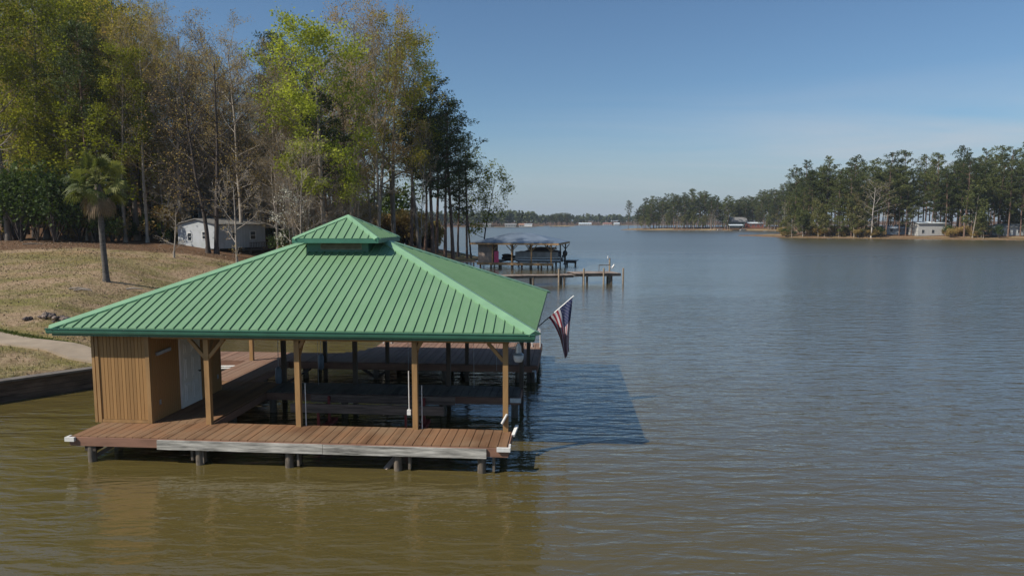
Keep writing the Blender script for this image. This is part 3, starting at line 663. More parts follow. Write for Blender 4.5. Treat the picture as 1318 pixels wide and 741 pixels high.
# ------------------------------------------------------------------ trees
def branchy(seed, Hh=24, n1=20, crown0=.35, spread=.36, lv=3, r0=None, lean=.02, up=.25, fork=False, kids=(5,4)):
    """trunk and limbs as tubes; returns (mesh builder, twig points)"""
    rnd = random.Random(seed); mb = MB(); tips = []
    r0 = r0 or Hh*.0115
    def poly(p, d, L, r, n, lvl, curl, upb):
        pts = [p.copy()]; 
        for k in range(n):
            d = (d+Vector((rnd.uniform(-1,1), rnd.uniform(-1,1), rnd.uniform(-1,1)+upb))*curl).normalized()
            p = p+d*(L/n); pts.append(p.copy())
        rad = [max(.006, r*(1-.82*k/n)) for k in range(n+1)]
        mb.tube(pts, rad, 7 if lvl == 0 else (4 if lvl == 1 else 3), cap=False); return pts, rad
    def sub(pts, rad, L, lvl, nk):
        n = len(pts)-1
        for q in range(nk):
            t = rnd.uniform(.25, 1.0) if lvl > 1 else rnd.uniform(.3, 1)
            k = min(n-1, int(t*n)); p = pts[k].lerp(pts[k+1], t*n-k); base = (pts[k+1]-pts[k]).normalized()
            side = base.cross(Vector((rnd.uniform(-1,1), rnd.uniform(-1,1), rnd.uniform(-1,1)))).normalized()
            d = (base*.75+side*rnd.uniform(.5,1)+Vector((0,0,.12))).normalized()
            l2 = L*rnd.uniform(.38,.62)*(1.15-.5*t); r2 = rad[k]*.55
            pp, rr = poly(p, d, l2, max(.011, r2), 4 if lvl < 2 else 3, lvl+1, .22, .15)
            if lvl+1 >= 2: tips.extend([(x, lvl+1) for x in pp[1:]])
            if lvl+1 < lv: sub(pp, rr, l2, lvl+1, kids[min(lvl, len(kids)-1)])
    tr, tri = poly(Vector((0,0,-.4)), Vector((rnd.uniform(-lean,lean), rnd.uniform(-lean,lean), 1)), Hh*.96, r0, 14, 0, .045, .9)
    mb.tube([tr[0]+Vector((0,0,-.1)), tr[0]+Vector((0,0,.45)), tr[0]+Vector((0,0,1.1))], [r0*1.6, r0*1.3, r0*1.02], 8, cap=False)
    for q in range(n1):
        t = crown0+(1-crown0)*((q+rnd.random())/n1)**.9*.98; k = min(13, int(t*14)); p = tr[k].lerp(tr[k+1], t*14-k)
        a = q*2.4+rnd.uniform(-.5,.5); steep = up+.9*((t-crown0)/(1-crown0))
        d = Vector((math.cos(a), math.sin(a), steep)).normalized()
        env = math.sin(math.pi*min(1, .22+.78*(1-(t-crown0)/(1-crown0))))**.6 if True else 1
        L = Hh*spread*(.35+.65*env)*rnd.uniform(.75,1.1)*(1-.35*(t-crown0)/(1-crown0))
        pp, rr = poly(p, d, L, tri[k]*.5, 6, 1, .13, .35)
        sub(pp, rr, L, 1, kids[0]+2)
    return mb, tips

PROTO = {}
def proto(key, mb, bark, crownmesh):
    tm_ = bpy.data.meshes.new('trunk'); tm_.from_pydata(mb.v, [], mb.f); tm_.materials.append(bark); tm_.polygons.foreach_set('use_smooth', mb.sm); tm_.update()
    PROTO.setdefault(key, []).append((tm_, crownmesh))
def leaves_at(tips, per, jit, size, mat, seed, aspect=.6, keep=1., minz=0):
    g_ = np.random.default_rng(seed); C = np.array([t[0] for t in tips]); C = C[C[:,2] > minz]
    # whole sprays go missing so gaps stay open
    C = C[g_.random(len(C)) < keep]
    C = np.repeat(C, per, 0)+g_.normal(scale=jit, size=(len(C)*per,3))
    return leafmesh('crown', C, size, mat, aspect, r=g_)
for k in range(4):
    mb, tips = branchy(100+k, 26, 22, .40, .24, 3, r0=.27, kids=(5,4)); proto('green', mb, M['bark_grey'], leaves_at(tips, 10, .34, .11, M['lf_green'], k, keep=.52))
for k in range(2):
    mb, tips = branchy(150+k, 24, 26, .24, .30, 3, r0=.28, kids=(6,4)); proto('bright', mb, M['bark_grey'], leaves_at(tips, 10, .36, .12, M['lf_bright'], k, keep=.66))
for k in range(4):
    mb, tips = branchy(200+k, 26, 22, .34, .27, 3, r0=.27, kids=(5,4)); proto('olive', mb, M['bark_grey'], leaves_at(tips, 8, .30, .095, M['lf_olive'], 10+k, keep=.5))
for k in range(4):
    mb, tips = branchy(300+k, 25, 24, .30, .28, 3, r0=.25, kids=(6,4)); proto('bud', mb, M['bark_pale'], leaves_at(tips, 6, .26, .07, M['lf_bud'], 20+k, keep=.5))
for k in range(4):
    mb, tips = branchy(400+k, 20, 22, .20, .34, 3, r0=.20, kids=(8,7)); proto('bare', mb, M['bark_pale'], leaves_at(tips, 1, .15, .07, M['lf_bud'], 30+k, keep=.4))
PROTO['baredark'] = []
for a_, b__ in PROTO['bare'][:2]:
    a2_ = a_.copy(); a2_.materials[0] = M['bark_dark']; PROTO['baredark'].append((a2_, b__))
for k in range(2):
    mb, tips = branchy(450+k, 6, 10, .2, .5, 3, r0=.10, kids=(5,4)); proto('smallbare', mb, M['bark_pale'], leaves_at(tips, 1, .1, .05, M['lf_bud'], 35+k, keep=.3))
mb, tips = branchy(470, 8, 14, .3, .42, 3, r0=.10, kids=(6,4)); proto('dogwood', mb, M['bark_grey'], leaves_at(tips, 3, .14, .08, M['twigwhite'], 38, keep=.16))
for k in range(2):
    mb, tips = branchy(480+k, 14, 14, .3, .34, 3, r0=.13, kids=(5,4)); proto('sparse', mb, M['bark_dark'], leaves_at(tips, 3, .25, .13, M['lf_green'], 44+k, keep=.5))
def pine(seed, Hh, nb, crown0, width, needles, size, mat, far=False, flat=.45, kx=6, sm=1.):
    rnd = random.Random(seed); g_ = np.random.default_rng(seed); mb = MB(); C = []
    dx, dy = rnd.uniform(-.03,.03), rnd.uniform(-.03,.03); r0 = Hh*.0105
    tp = [Vector((dx*z+.12*math.sin(z*.25+seed), dy*z+.12*math.cos(z*.2), z)) for z in np.linspace(-.4, Hh*.97, 8)]
    mb.tube(tp, [r0*1.15]+[r0*(1-.8*k/7) for k in range(1,8)], kx, cap=False)
    for q in range(nb):
        t = crown0+(1-crown0)*(q+rnd.random())/nb; z = t*Hh*.97; k = min(6, int(t*7)); p = tp[k].lerp(tp[k+1], max(0, min(1, t*7-k)))
        u_ = (t-crown0)/(1-crown0); L = Hh*width*(math.sin(math.pi*(.16+.80*u_))**.75)*rnd.uniform(.5,1.15)
        if u_ < .25: L *= rnd.choice((.5,.8,1.1))
        a = q*2.4+rnd.uniform(-.7,.7); d = Vector((math.cos(a), math.sin(a), .05+.6*u_+rnd.uniform(-.1,.2))).normalized()
        m1 = p+d*L*.5+Vector((0,0,rnd.uniform(-.02,.05)*L)); m2 = p+d*L+Vector((0,0,.14*L))
        mb.tube([p, m1, m2], [r0*.28*(1-.5*u_), r0*.17, .02], 3, cap=False)
        for w_, rr in ((.45,.8),(.7,1.),(1.,1.),(.85,.8)):
            if rnd.random() < .85:
                c = p.lerp(m1, w_*2) if w_ < .5 else m1.lerp(m2, w_*2-1); s = sm*rr*(.30+.14*L)*rnd.uniform(.7,1.25)
                c = c+Vector((rnd.uniform(-.3,.3)*s, rnd.uniform(-.3,.3)*s, .1*s)); C.append((c, s))
    P_ = []
    for c, s in C:
        n = max(3, int(needles*s*s)); q = g_.normal(size=(n,3)); q /= np.linalg.norm(q, axis=1)[:,None]; q *= (g_.random(n)**.45)[:,None]*s; q[:,2] *= flat
        P_.append(q+np.array(c))
    return mb, leafmesh('crown', np.concatenate(P_), size, mat, .30 if not far else .5, r=g_)
for k in range(5):
    mb, cr = pine(500+k, 28, 54, (.42,.5,.58,.48,.36)[k], .17, 44, .21, M['ndl'], sm=1.55); proto('pine', mb, M['bark_pine'], cr)
for k in range(2):
    mb, cr = pine(520+k, 24, 34, .28+.1*k, .17, 40, .21, M['ndl'], flat=.3, sm=1.15); proto('openpine', mb, M['bark_pine'], cr)
for k in range(6):
    mb, cr = pine(540+k, 28, 44, (.22,.30,.40,.34,.48,.26)[k], .175, 26, .34, M['ndl_far'], flat=.5, kx=5, sm=1.45); proto('farpine', mb, M['bark_pine'], cr)
for k in range(2):
    mb, tips = branchy(560+k, 14, 14, .25, .34, 2, r0=.14, kids=(5,4)); proto('farleaf', mb, M['bark_pale'], leaves_at(tips, 9, .5, .24, M['lf_far'], 50+k, keep=.9))
    mb, tips = branchy(570+k, 16, 18, .2, .38, 3, r0=.16, kids=(5,3)); proto('farbare', mb, M['bark_white'], leaves_at(tips, 1, .2, .10, M['lf_bud'], 60+k, keep=.5))
def bush(seed, rx, rz, n, size, mat):
    g_ = np.random.default_rng(seed); rnd = random.Random(seed); mb = MB(); P_ = []
    for q in range(9):
        a = rnd.uniform(0,6.28); e = rnd.uniform(.2,.8)*rx; top = Vector((e*math.cos(a), e*math.sin(a), rz*rnd.uniform(.7,1.7)))
        mb.tube([Vector((0,0,-.1)), top*.5+Vector((0,0,.2)), top], [.05,.035,.012], 4, cap=False)
        m_ = n//9; c = g_.normal(size=(m_,3)); c /= np.linalg.norm(c,axis=1)[:,None]; c *= (g_.random(m_)**.5)[:,None]*np.array([rx*.45,rx*.45,rz*.5]); P_.append(c+np.array(top))
    C = np.concatenate(P_); C = C[C[:,2] > .05]; return mb, leafmesh('crown', C, size, mat, .5, r=g_)
for k in range(3):
    mb, cr = bush(600+k, 1.7, 2.1, 1900, .12, M['evergreen']); proto('shrub', mb, M['bark_dark'], cr)
for k in range(2):
    mb, cr = bush(610+k, 1.2, 1.0, 1500, .09, M['lf_bud']); proto('brush', mb, M['bark_dark'], cr)
HT = dict(green=26, bright=24, olive=26, bud=25, bare=20, baredark=20, smallbare=6, dogwood=8, sparse=14, pine=28, openpine=24, farpine=28, farleaf=14, farbare=16, shrub=3, brush=1.8)
NAME = dict(green='green_tree', bright='green_tree', olive='olive_tree', bud='budding_tree', bare='bare_tree', baredark='bare_tree', smallbare='bare_sapling', dogwood='dogwood_tree', sparse='sapling_tree', pine='pine_tree', openpine='pine_tree', farpine='pine_tree', farleaf='leafy_tree', farbare='bare_tree', shrub='shrub', brush='brush_shrub')
def tree(kind, X_, Y_, h_, label, group=None, cat='tree', wide=1., var=None, rot=None):
    pr_ = PROTO[kind]; tm_, cm_ = pr_[(var if var is not None else random.randrange(99)) % len(pr_)]
    s = h_/HT[kind]; o = empty(NAME[kind], (X_, Y_, gz(X_, Y_)), rot if rot is not None else random.uniform(0, 6.28), label=label, cat=cat, group=group)
    sx = s**.75*wide; o.scale = (sx, sx, s)
    for nm, me_ in (('trunk' if cat == 'tree' else 'stems', tm_), ('crown', cm_)):
        c_ = bpy.data.objects.new(nm, me_); COL.objects.link(c_); c_.parent = o
    return o
def env(tab, x): return float(np.interp(x, [t[0] for t in tab], [t[1] for t in tab]))
def hfor(px, D, yt):
    x_, y_ = pos(px, D); return H-gz(x_, y_)+(285-yt)/F*D*1.005

# trees of the near woods that stand out, one label each
HERO = [
 ('olive', 178, 84, 4, 1.15, 1, 'tall straight tree with yellow-olive crown just behind and beside the palm'),
 ('green', 12, 80, -25, 1.1, 0, 'tall yellow-green tree rising out of frame over the evergreen shrubs'),
 ('green', 62, 84, -20, 1.05, 1, 'yellow-green tree with thin grey trunk between the palm and the edge of the picture'),
 ('pine', 108, 100, -18, 1.1, 2, 'dark pine whose top fills the gap in the woods above the palm'),
 ('pine', 160, 104, -8, 1.1, 0, 'dark pine top beside the yellow-olive crown above the palm'),
 ('bud', 235, 86, 38, 1.05, 1, 'brownish budding tree whose crown stands above the white house'),
 ('baredark', 268, 74.5, 95, 1.25, 0, 'thick-stemmed dark bare tree in front of the white gable wall'),
 ('baredark', 279, 75, 78, 1.25, 1, 'dark bare tree just in front of the corner of the white house'),
 ('bud', 312, 82, 62, 1.0, 2, 'tall nearly leafless brownish tree above the roof of the white house'),
 ('pine', 356, 96, 48, .8, 3, 'slim dark pine between the bare trees and the bright green tree'),
 ('pine', 372, 104, 58, .8, 4, 'second slim pine close behind the bright green tree'),
 ('bright', 421, 79, 56, 1.15, 0, 'bright yellow-green tree behind the cupola, the brightest crown of the woods'),
 ('bud', 452, 92, 24, 1.1, 0, 'highest orange-brown budding tree behind the bright green one'),
 ('bud', 484, 95, 34, 1.0, 3, 'orange-brown budding tree beside the highest one of the woods'),
 ('olive', 508, 94, 48, 1.15, 2, 'broad olive-green tree with dark leaning trunk at the end of the woods'),
 ('green', 540, 98, 66, 1.0, 2, 'yellow-green rounded tree over the dark pines at the end of the woods'),
 ('pine', 556, 101, 100, 1.15, 4, 'dense dark pine under the rounded green crown near the point'),
 ('pine', 572, 104, 135, 1.1, 0, 'dark pine with low boughs standing on the grassy point'),
 ('pine', 530, 100, 120, 1.1, 1, 'dark broad pine low under the yellow-green rounded crown'),
 ('pine', 548, 104, 165, 1.15, 2, 'shorter dark pine between the big dense pine and the cabin side of the point'),
 ('pine', 563, 108, 150, 1.15, 3, 'bushy dark pine leaning over the grass of the point'),
 ('pine', 590, 110, 200, 1.0, 0, 'low dark pine at the outer edge of the grassy point'),
 ('openpine', 582, 106, 128, 1.2, 0, 'tall slim pine with flat open boughs and reddish trunk on the grassy point'),
 ('openpine', 602, 110, 185, 1.0, 1, 'smaller pine with drooping open boughs behind the slim reddish one'),
 ('sparse', 606, 112, 205, 1.1, 0, 'thin dark sapling with sparse leaves on the tip of the grassy point'),
 ('sparse', 622, 111, 222, 1.2, 1, 'small sparse tree leaning over the water beside the far small boathouse roof'),
 ('bare', 388, 72, 190, .8, 2, 'pale bare tree just behind the green roof hip, under the bright green tree'),
 ('bare', 541, 96, 180, .55, 3, 'slim pale-trunked tree standing on the grass behind the cupola'),
 ('dogwood', 376, 71, 250, 1.0, 0, 'small tree with white blossom sprays beside the green roof hip'),
 ('smallbare', 224, 66, 262, 1., 0, 'small pale bare sapling on the lawn before the white house'),
 ('smallbare', 305, 66.5, 225, .9, 1, 'pale crooked bare sapling with arching branches in front of the blue-shaded wall'),
]
for kd, px, D, yt, wd, vr, lab in HERO:
    if px > 590: D = min(D, 112)
    x_, y_ = pos(px, D); tree(kd, x_, y_, hfor(px, D, yt), lab, wide=wd, var=vr)
for k in range(3):   # twin stem
    pass
ENV = [(-200,-20),(190,-12),(205,8),(235,42),(270,60),(300,72),(330,90),(345,85),(360,60),(385,68),(420,62),(450,40),(480,40),(520,62),(545,80),(562,120),(580,150),(600,200)]
ZT = dict(green='yellow-green', olive='olive-green', bud='brown budding', bare='bare grey', pine='dark')
cnt = 0
def kindat(px, r_):
    tab = ('green','green','green','green','olive','bud','bare','pine') if px < 130 else ('olive','olive','bud','olive','bare','pine','green') if px < 230 else ('bare','bare','bud','bud','bud','pine','olive') if px < 345 else \
          ('pine','bare','bud','bud','bare') if px < 395 else ('bud','bare','olive','pine','bare','bud') if px < 500 else ('pine','pine','olive','green','bud','bare')
    return tab[r_.randrange(len(tab))]
rt = random.Random(31)
for D0, D1, n, pmin, pmax in ((79,84,11,0,500),(85,92,14,-10,530),(92,101,19,-20,560),(101,114,16,-40,520),(114,135,15,-60,500),(135,170,12,-60,470)):
    for q in range(n):
        px = pmin+(pmax-pmin)*(q+rt.random())/n; D = rt.uniform(D0, D1)
        if D < 90 and 222 < px < 345: D = 91+rt.random()*6
        x_, y_ = pos(px, D)
        if sdist(np.array([x_]), np.array([y_]), P_LEFT)[0] < 2: continue
        kd = kindat(px, rt); yt = env(ENV, px)+rt.uniform(8, 90)
        h_ = min(hfor(px, D, yt), 44)
        where = 'left of the palm' if px < 110 else 'behind the palm' if px < 215 else 'behind the white house' if px < 340 else 'behind the cupola' if px < 480 else 'toward the grassy point'
        where = where.replace('left of the palm', 'beyond the evergreen shrubs')
        dp = 'front rows' if D < 92 else 'back rows'
        tree(kd, x_, y_, h_, f'{ZT[kd]} {"pine" if kd == "pine" else "tree"} in the {dp} of the woods {where}', group=f'{ZT[kd]} trees of the woods {where}, {dp}', wide=rt.uniform(.75,1.05))
for q in range(26):
    px = 196+(470-196)*(q+rt.random())/26; D = rt.uniform(80, 92) if not 222 < px < 345 else rt.uniform(88, 95); x_, y_ = pos(px, D)
    tree('bare', x_, y_, rt.uniform(8, 17), 'slim bare understory tree among the trunks between the palm and the cupola', group='slim bare understory trees', wide=1.1)
for q in range(30):
    px = 4+(470-4)*(q+rt.random())/30; D = rt.uniform(80, 98) if not 222 < px < 345 else rt.uniform(88, 98); x_, y_ = pos(px, D)
    tree('bud' if q % 2 else 'openpine', x_, y_, min(30, hfor(px, D, env(ENV, px)+rt.uniform(30, 110))), 'slim straight '+('pine' if q % 2 == 0 else 'budding tree')+' filling the space between the larger trees of the woods', group='slim filler '+('pines' if q % 2 == 0 else 'budding trees')+' of the woods', wide=.55)
for q in range(14):
    px = rt.uniform(5, 190); D = rt.uniform(80, 92); x_, y_ = pos(px, D)
    tree('sparse', x_, y_, rt.uniform(9, 17), 'thin young green tree under the tall crowns behind the palm', group='young green trees behind the palm', wide=1.4)
for q in range(22):
    px = 468+(562-468)*(q+rt.random())/22; D = rt.uniform(113, 126); x_, y_ = pos(px, D)
    if sdist(np.array([x_]), np.array([y_]), P_LEFT)[0] < 2: continue
    tree('brush', x_, y_, rt.uniform(3.2, 5.5), 'brown twiggy brush behind the trunks of the grassy point', group='brush behind the trunks of the grassy point', cat='shrub', wide=1.25)
# trees off to the side whose shade reaches the lawn
for px, D, kd in ((-330,105,'green'),(-420,110,'pine'),(-260,100,'green'),(-520,90,'olive'),(-150,104,'pine')):
    x_, y_ = pos(px, D); tree(kd, x_, y_, 24, 'tree standing beyond the edge of the lawn', group='trees beyond the edge of the lawn')
for q in range(20):
    px = rt.uniform(-30, 140) if q < 10 else rt.uniform(150, 225); D = rt.uniform(73, 82)
    if q >= 10: D += 5
    x_, y_ = pos(px, D); h_ = rt.uniform(3.0, 6.5) if q < 10 else rt.uniform(1.2, 2.6)
    tree('shrub', x_, y_, h_, 'dark evergreen shrub '+('at the dark edge of the woods near the palm' if q < 10 else 'low between the palm and the white house'), group='evergreen shrubs '+('at the woods edge' if q < 10 else 'between palm and house'), cat='shrub', wide=rt.uniform(.9,1.3))
for q in range(46):
    px = rt.uniform(-20, 585); D = rt.uniform(80, 104) if px < 480 else rt.uniform(101, 112)
    if 222 < px < 345: D = rt.uniform(88, 104)
    if px > 470: continue
    x_, y_ = pos(px, D)
    if sdist(np.array([x_]), np.array([y_]), P_LEFT)[0] < 1.5: continue
    tree('brush' if q % 3 else 'shrub', x_, y_, rt.uniform(1.5, 4.0), ('brown twiggy' if q % 3 else 'small evergreen')+' undergrowth bush on the floor of the woods', group=('twiggy' if q % 3 else 'evergreen')+' bushes on the floor of the woods', cat='shrub', wide=1.2)

for q in range(34):
    px = -60+600*(q+rt.random())/34; D = rt.uniform(108, 165)
    x_, y_ = pos(px, D)
    if sdist(np.array([x_]), np.array([y_]), P_LEFT)[0] < 4: continue
    tree('brush' if q % 2 else 'shrub', x_, y_, rt.uniform(5, 10), 'tall dim thicket bush at the back of the woods', group='thicket bushes at the back of the woods', cat='shrub', wide=1.7)
# palm
def palm():
    X_, Y_ = pos(135, 47.7); z0 = gz(X_, Y_); hb = H+(285-238)/F*47.7-z0
    o = empty('palm_tree', (X_, Y_, z0), 0, label='single cabbage palm with fan fronds standing alone on the dry lawn', cat='palm')
    lean = -.20
    MB().tube([(0,0,-.2),(0,0,.25),(-.03,0,1.2),(-.12,0,3),(lean*.7,0,hb*.75),(lean,0,hb)], [.30,.22,.19,.185,.18,.21], 14).build('trunk', M['bark_palm'], o)
    rnd = random.Random(5)
    def frond(az, el, L, mat, droop, fr):
        m_ = MB(); d = Vector((math.cos(az)*math.cos(el), math.sin(az)*math.cos(el), math.sin(el))); p = Vector((lean, 0, hb)); pts = [p]
        for k in range(5):
            d = (d+Vector((0,0,-droop*.22))).normalized(); p = p+d*L/5; pts.append(p)
        m_.tube(pts, [.035,.03,.025,.02,.018,.015], 4, cap=False)
        side = (Matrix.Rotation(rnd.uniform(-1.1,1.1), 3, d) @ d.cross(Vector((0,0,1))).normalized()); nrm = side.cross(d).normalized()
        nl = 22
        for k in range(nl):
            a = (k/(nl-1)-.5)*R(230); dd = (d*math.cos(a)+side*math.sin(a)+nrm*.12*(1-abs(a))).normalized(); l_ = fr*(1-.28*abs(a)/2)*rnd.uniform(.85,1.08)
            w_ = dd.cross(nrm).normalized()*.042*fr; q1 = p+dd*l_*.5+nrm*rnd.uniform(-.02,.02); q2 = p+dd*l_*.85+Vector((0,0,-.10*l_-droop*.06)); q3 = p+dd*l_+Vector((0,0,-.24*l_-droop*.15))
            m_.add([p, q1-w_, q2-w_*.7, q3, q2+w_*.7, q1+w_], [(0,1,5),(1,2,4,5),(2,3,4)])
        return m_.build('frond', mat, o)
    for k in range(38):
        t = k/38; frond(k*2.4+rnd.uniform(-.2,.2), R(82-100*t+rnd.uniform(-8,8)), rnd.uniform(1.15,1.7), M['palm_leaf'], .15+.5*t, rnd.uniform(.75,1.0))
    for k in range(18):
        frond(k*2.4+rnd.uniform(-.3,.3), R(-22-rnd.uniform(0,30)), rnd.uniform(1.0,1.5), M['palm_dead'], 1.5, rnd.uniform(.7,1.0))
palm()

# ------------------------------------------------------------------ houses in the near woods
def window(parent, x0, x1, y, z0, z1, axis='y', s=-1):
    f_ = MB(); e_ = .07
    def bx(m_, a, b, c, d_, o0, o1):
        lo, hi = sorted((y+s*o0, y+s*o1))
        if axis == 'y': m_.box(a,b,lo,hi,c,d_)
        else: m_.box(lo,hi,a,b,c,d_)
    bx(f_, x0-e_, x0, z0-e_, z1+e_, .002, .05); bx(f_, x1, x1+e_, z0-e_, z1+e_, .002, .05); bx(f_, x0, x1, z1, z1+e_, .002, .05); bx(f_, x0, x1, z0-e_, z0, .002, .06); bx(f_, x0, x1, (z0+z1)/2-.02, (z0+z1)/2+.02, .002, .035)
    w_ = f_.build('window', M['white'], parent); p_ = MB(); bx(p_, x0, x1, z0, z1, .001, .012); p_.build('pane', M['glass'], w_)
def gable_house(name, loc, rz, W_, D_, z0, h_, rise, mw, mr, label, cat='house', over=.3, ridge='y'):
    o = empty(name, loc, rz, label=label, cat=cat); wl_ = MB()
    if ridge == 'y':
        a = [(0,0),(W_,0),(W_,D_),(0,D_)]; v = [(x,y,z0) for x,y in a]+[(x,y,z0+h_) for x,y in a]+[(W_/2,0,z0+h_+rise),(W_/2,D_,z0+h_+rise)]
        wl_.add(v, [(0,1,5,8,4),(1,2,6,5),(2,3,7,9,6),(3,0,4,7),(0,3,2,1)])
        rf = MB(); s = rise/(W_/2)
        for sd, x0_, x1_ in ((0,-over,W_/2),(1,W_+over,W_/2)):
            za = z0+h_-s*over+.02; zb = z0+h_+rise+.02; q = [(x0_,-over,za),(x1_,-over,zb),(x1_,D_+over,zb),(x0_,D_+over,za)]
            rf.add(q+[(x,y,z+.09) for x,y,z in q], [(0,1,2,3),(4,7,6,5),(0,4,5,1),(3,2,6,7),(0,3,7,4)])
    else:
        a = [(0,0),(W_,0),(W_,D_),(0,D_)]; v = [(x,y,z0) for x,y in a]+[(x,y,z0+h_) for x,y in a]+[(0,D_/2,z0+h_+rise),(W_,D_/2,z0+h_+rise)]
        wl_.add(v, [(0,1,5,4),(1,2,6,9,5),(2,3,7,6),(3,0,4,8,7),(0,3,2,1)])
        rf = MB(); s = rise/(D_/2)
        for y0_, y1_ in ((-over,D_/2),(D_+over,D_/2)):
            za = z0+h_-s*over+.02; zb = z0+h_+rise+.02; q = [(-over,y0_,za),(W_+over,y0_,za),(W_+over,y1_,zb),(-over,y1_,zb)]
            rf.add(q+[(x,y,z+.09) for x,y,z in q], [(0,1,2,3),(4,7,6,5),(0,4,5,1),(3,2,6,7),(0,3,7,4),(1,5,6,2)])
    wl_.build('wall', mw, o); rf.build('roof', mr, o); return o
hx, hy = pos(281, 78); hz = gz(hx, hy)
# origin at the corner nearest the camera; x runs back along the shaded wall... gable wall runs toward -x' axis
hr = math.atan2(-.43, .9); WG, DG = 6.5, 7.2
fx, fy = hx-WG*math.cos(hr), hy-WG*math.sin(hr); zf_ = H-(320-285)/F*78-hz
o = gable_house('mobile_home', (fx, fy, hz), hr, WG, DG, zf_, 2.75, .6, M['siding'], M['roofgrey'], 'small white cabin on stilts with low gable at the edge of the woods', cat='cabin')
window(o, 1.7, 2.3, 0, zf_+.9, zf_+1.75); window(o, 4.1, 4.7, 0, zf_+1.1, zf_+1.9)
window(o, 2.0, 2.6, WG, zf_+1.2, zf_+1.8, 'x', 1); window(o, 4.8, 5.6, WG, zf_+1.0, zf_+1.9, 'x', 1)
for x_, y_ in [(x, y) for x in (.2,2.3,4.4,6.3) for y in (.2,3.5,7.0)]: MB().box(x_-.09,x_+.09,y_-.09,y_+.09,-1.2,zf_-.002).build('stilt', M['white'] if y_ < 1 else M['post'], o)
pd_ = MB(); pd_.box(.0,3.0,-1.5,-.03,zf_-.5,zf_-.4)
for q in range(13): pd_.box(q*.24,q*.24+.05,-1.5,-1.45,zf_-.4,zf_+.45)
pd_.box(-.02,3.0,-1.52,-1.44,zf_+.45,zf_+.52)
for q in (0,1.4,2.8): pd_.box(q,q+.12,-1.48,-1.36,-1,zf_-.5)
pd_.build('porch', M['bark_dark'], o, label='dark timber porch with railing')
pd_ = MB(); pd_.box(WG+.03,WG+1.6,3.2,DG,zf_-.3,zf_-.2)
for q in range(16): pd_.box(WG+1.55,WG+1.6,3.2+q*.25,3.25+q*.25,zf_-.2,zf_+.6)
pd_.box(WG+1.53,WG+1.62,3.2,DG,zf_+.6,zf_+.67)
for q in (3.3,5,6.9): pd_.box(WG+1.45,WG+1.57,q,q+.12,-1.5,zf_-.3)
pd_.build('porch', M['bark_dark'], o, label='dark side porch on the shaded wall')
x_, y_ = pos(236, 92); o = gable_house('cottage', (x_,y_,gz(x_,y_)), -.3, 5, 5, .6, 3.4, 1.6, simple('slate_siding', (.16,.19,.21), .8, .2, 2), M['roofgrey'], 'dim blue-grey cottage half hidden in the trees behind the white cabin', cat='cottage'); window(o, 2, 2.8, 0, 1.6, 2.8)
x_, y_ = pos(300, 122); o = gable_house('farmhouse', (x_,y_,gz(x_,y_)), -.2, 9, 6, .3, 3.0, 1.5, simple('pale_siding', (.45,.44,.45), .8, .2, 2), simple('tile_roof', (.20,.11,.08), .8, .2, 2), 'pale house far up in the trees above the white cabin roof', ridge='x'); window(o, 1.5, 2.6, 0, 1.2, 2.4); window(o, 5.6, 6.7, 0, 1.2, 2.4)

# ------------------------------------------------------------------ small boathouse across the cove
bx_, by_ = -4.7, 93.3; RB = R(-14)
b2 = empty('small_boathouse', (bx_, by_, 0), RB, label='smaller open boathouse with shiny pale blue hip roof out on the lake', cat='boathouse')
LW, LD = 10.6, 8.0; z2 = .75; ze = 3.45
rr = MB(); u0, u1, v0, v1 = -.9, LW+.75, -.7, LD+.5; hd = (v1-v0)/2; rz = ze+hd*.27
q = [(u0,v0,ze),(u1,v0,ze),(u1,v1,ze),(u0,v1,ze),(u0+hd,v0+hd,rz),(u1-hd,v0+hd,rz)]
rr.add(q, [(0,1,5,4),(1,2,5),(2,3,4,5),(3,0,4)]); rr.add([(a,b,c-.04) for a,b,c in q], [(4,5,1,0),(5,2,1),(5,4,3,2),(4,0,3)])
hr = .03; r = rr
rf2 = rr.build('roof', M['tinroof'], b2)
f = MB(); f.box(u0,u1,v0,v0+.04,ze-.26,ze-.045); f.box(u0,u1,v1-.04,v1,ze-.26,ze-.045); f.box(u0,u0+.04,v0+.04,v1-.04,ze-.26,ze-.045); f.box(u1-.04,u1,v0+.04,v1-.04,ze-.26,ze-.045); f.build('fascia', M['timber'], b2)
for u_ in (2.1,4.8,7.5,10.2):
    MB().box(u_-.08,u_+.08,-.02,.14,.4,ze-.27).build('post', M['timber'], b2)
    for s in (-1,1): MB().beam((u_+s*.06,.06,2.35),(u_+s*.75,.06,3.1),.1,.1).build('brace', M['timber'], b2)
for u_ in (.2,3.0,5.6,8.2,10.8):
    MB().box(u_-.08,u_+.08,LD-.2,LD-.04,-1,ze-.27).build('post', M['joist'], b2)
    for s in (-1,1): MB().beam((u_+s*.06,LD-.12,2.45),(u_+s*.6,LD-.12,3.1),.1,.1).build('brace', M['joist'], b2)
MB().box(10.75,10.91,3.4,3.56,-1,ze-.27).build('post', M['joist'], b2)
d_ = MB()
for q in range(70): d_.box(q*.15,q*.15+.142,-.2,1.0,z2-.05,z2)
d_.box(0,2.9,1.0,LD,z2-.05,z2); d_.box(2.9,10.8,LD-1.3,LD,z2-.05,z2); d_.box(10.8,12.6,LD-1.3,LD+1.2,z2-.05,z2)
d_.build('deck', M['fence_pier'], b2); MB().box(-.05,10.55,-.26,-.202,z2-.32,z2-.01).build('rub_rail', M['timber'], b2)
MB().box(10.8,12.6,LD-1.36,LD-1.302,z2-.32,z2-.01).build('rub_rail', M['joist'], b2)
for u_ in (.4,1.9,3.3,4.8,6.2,7.5,8.9,10.4): MB().tube([(u_,.0,-1),(u_,.0,z2-.06)], .13, 8).build('pile', M['pile'], b2)
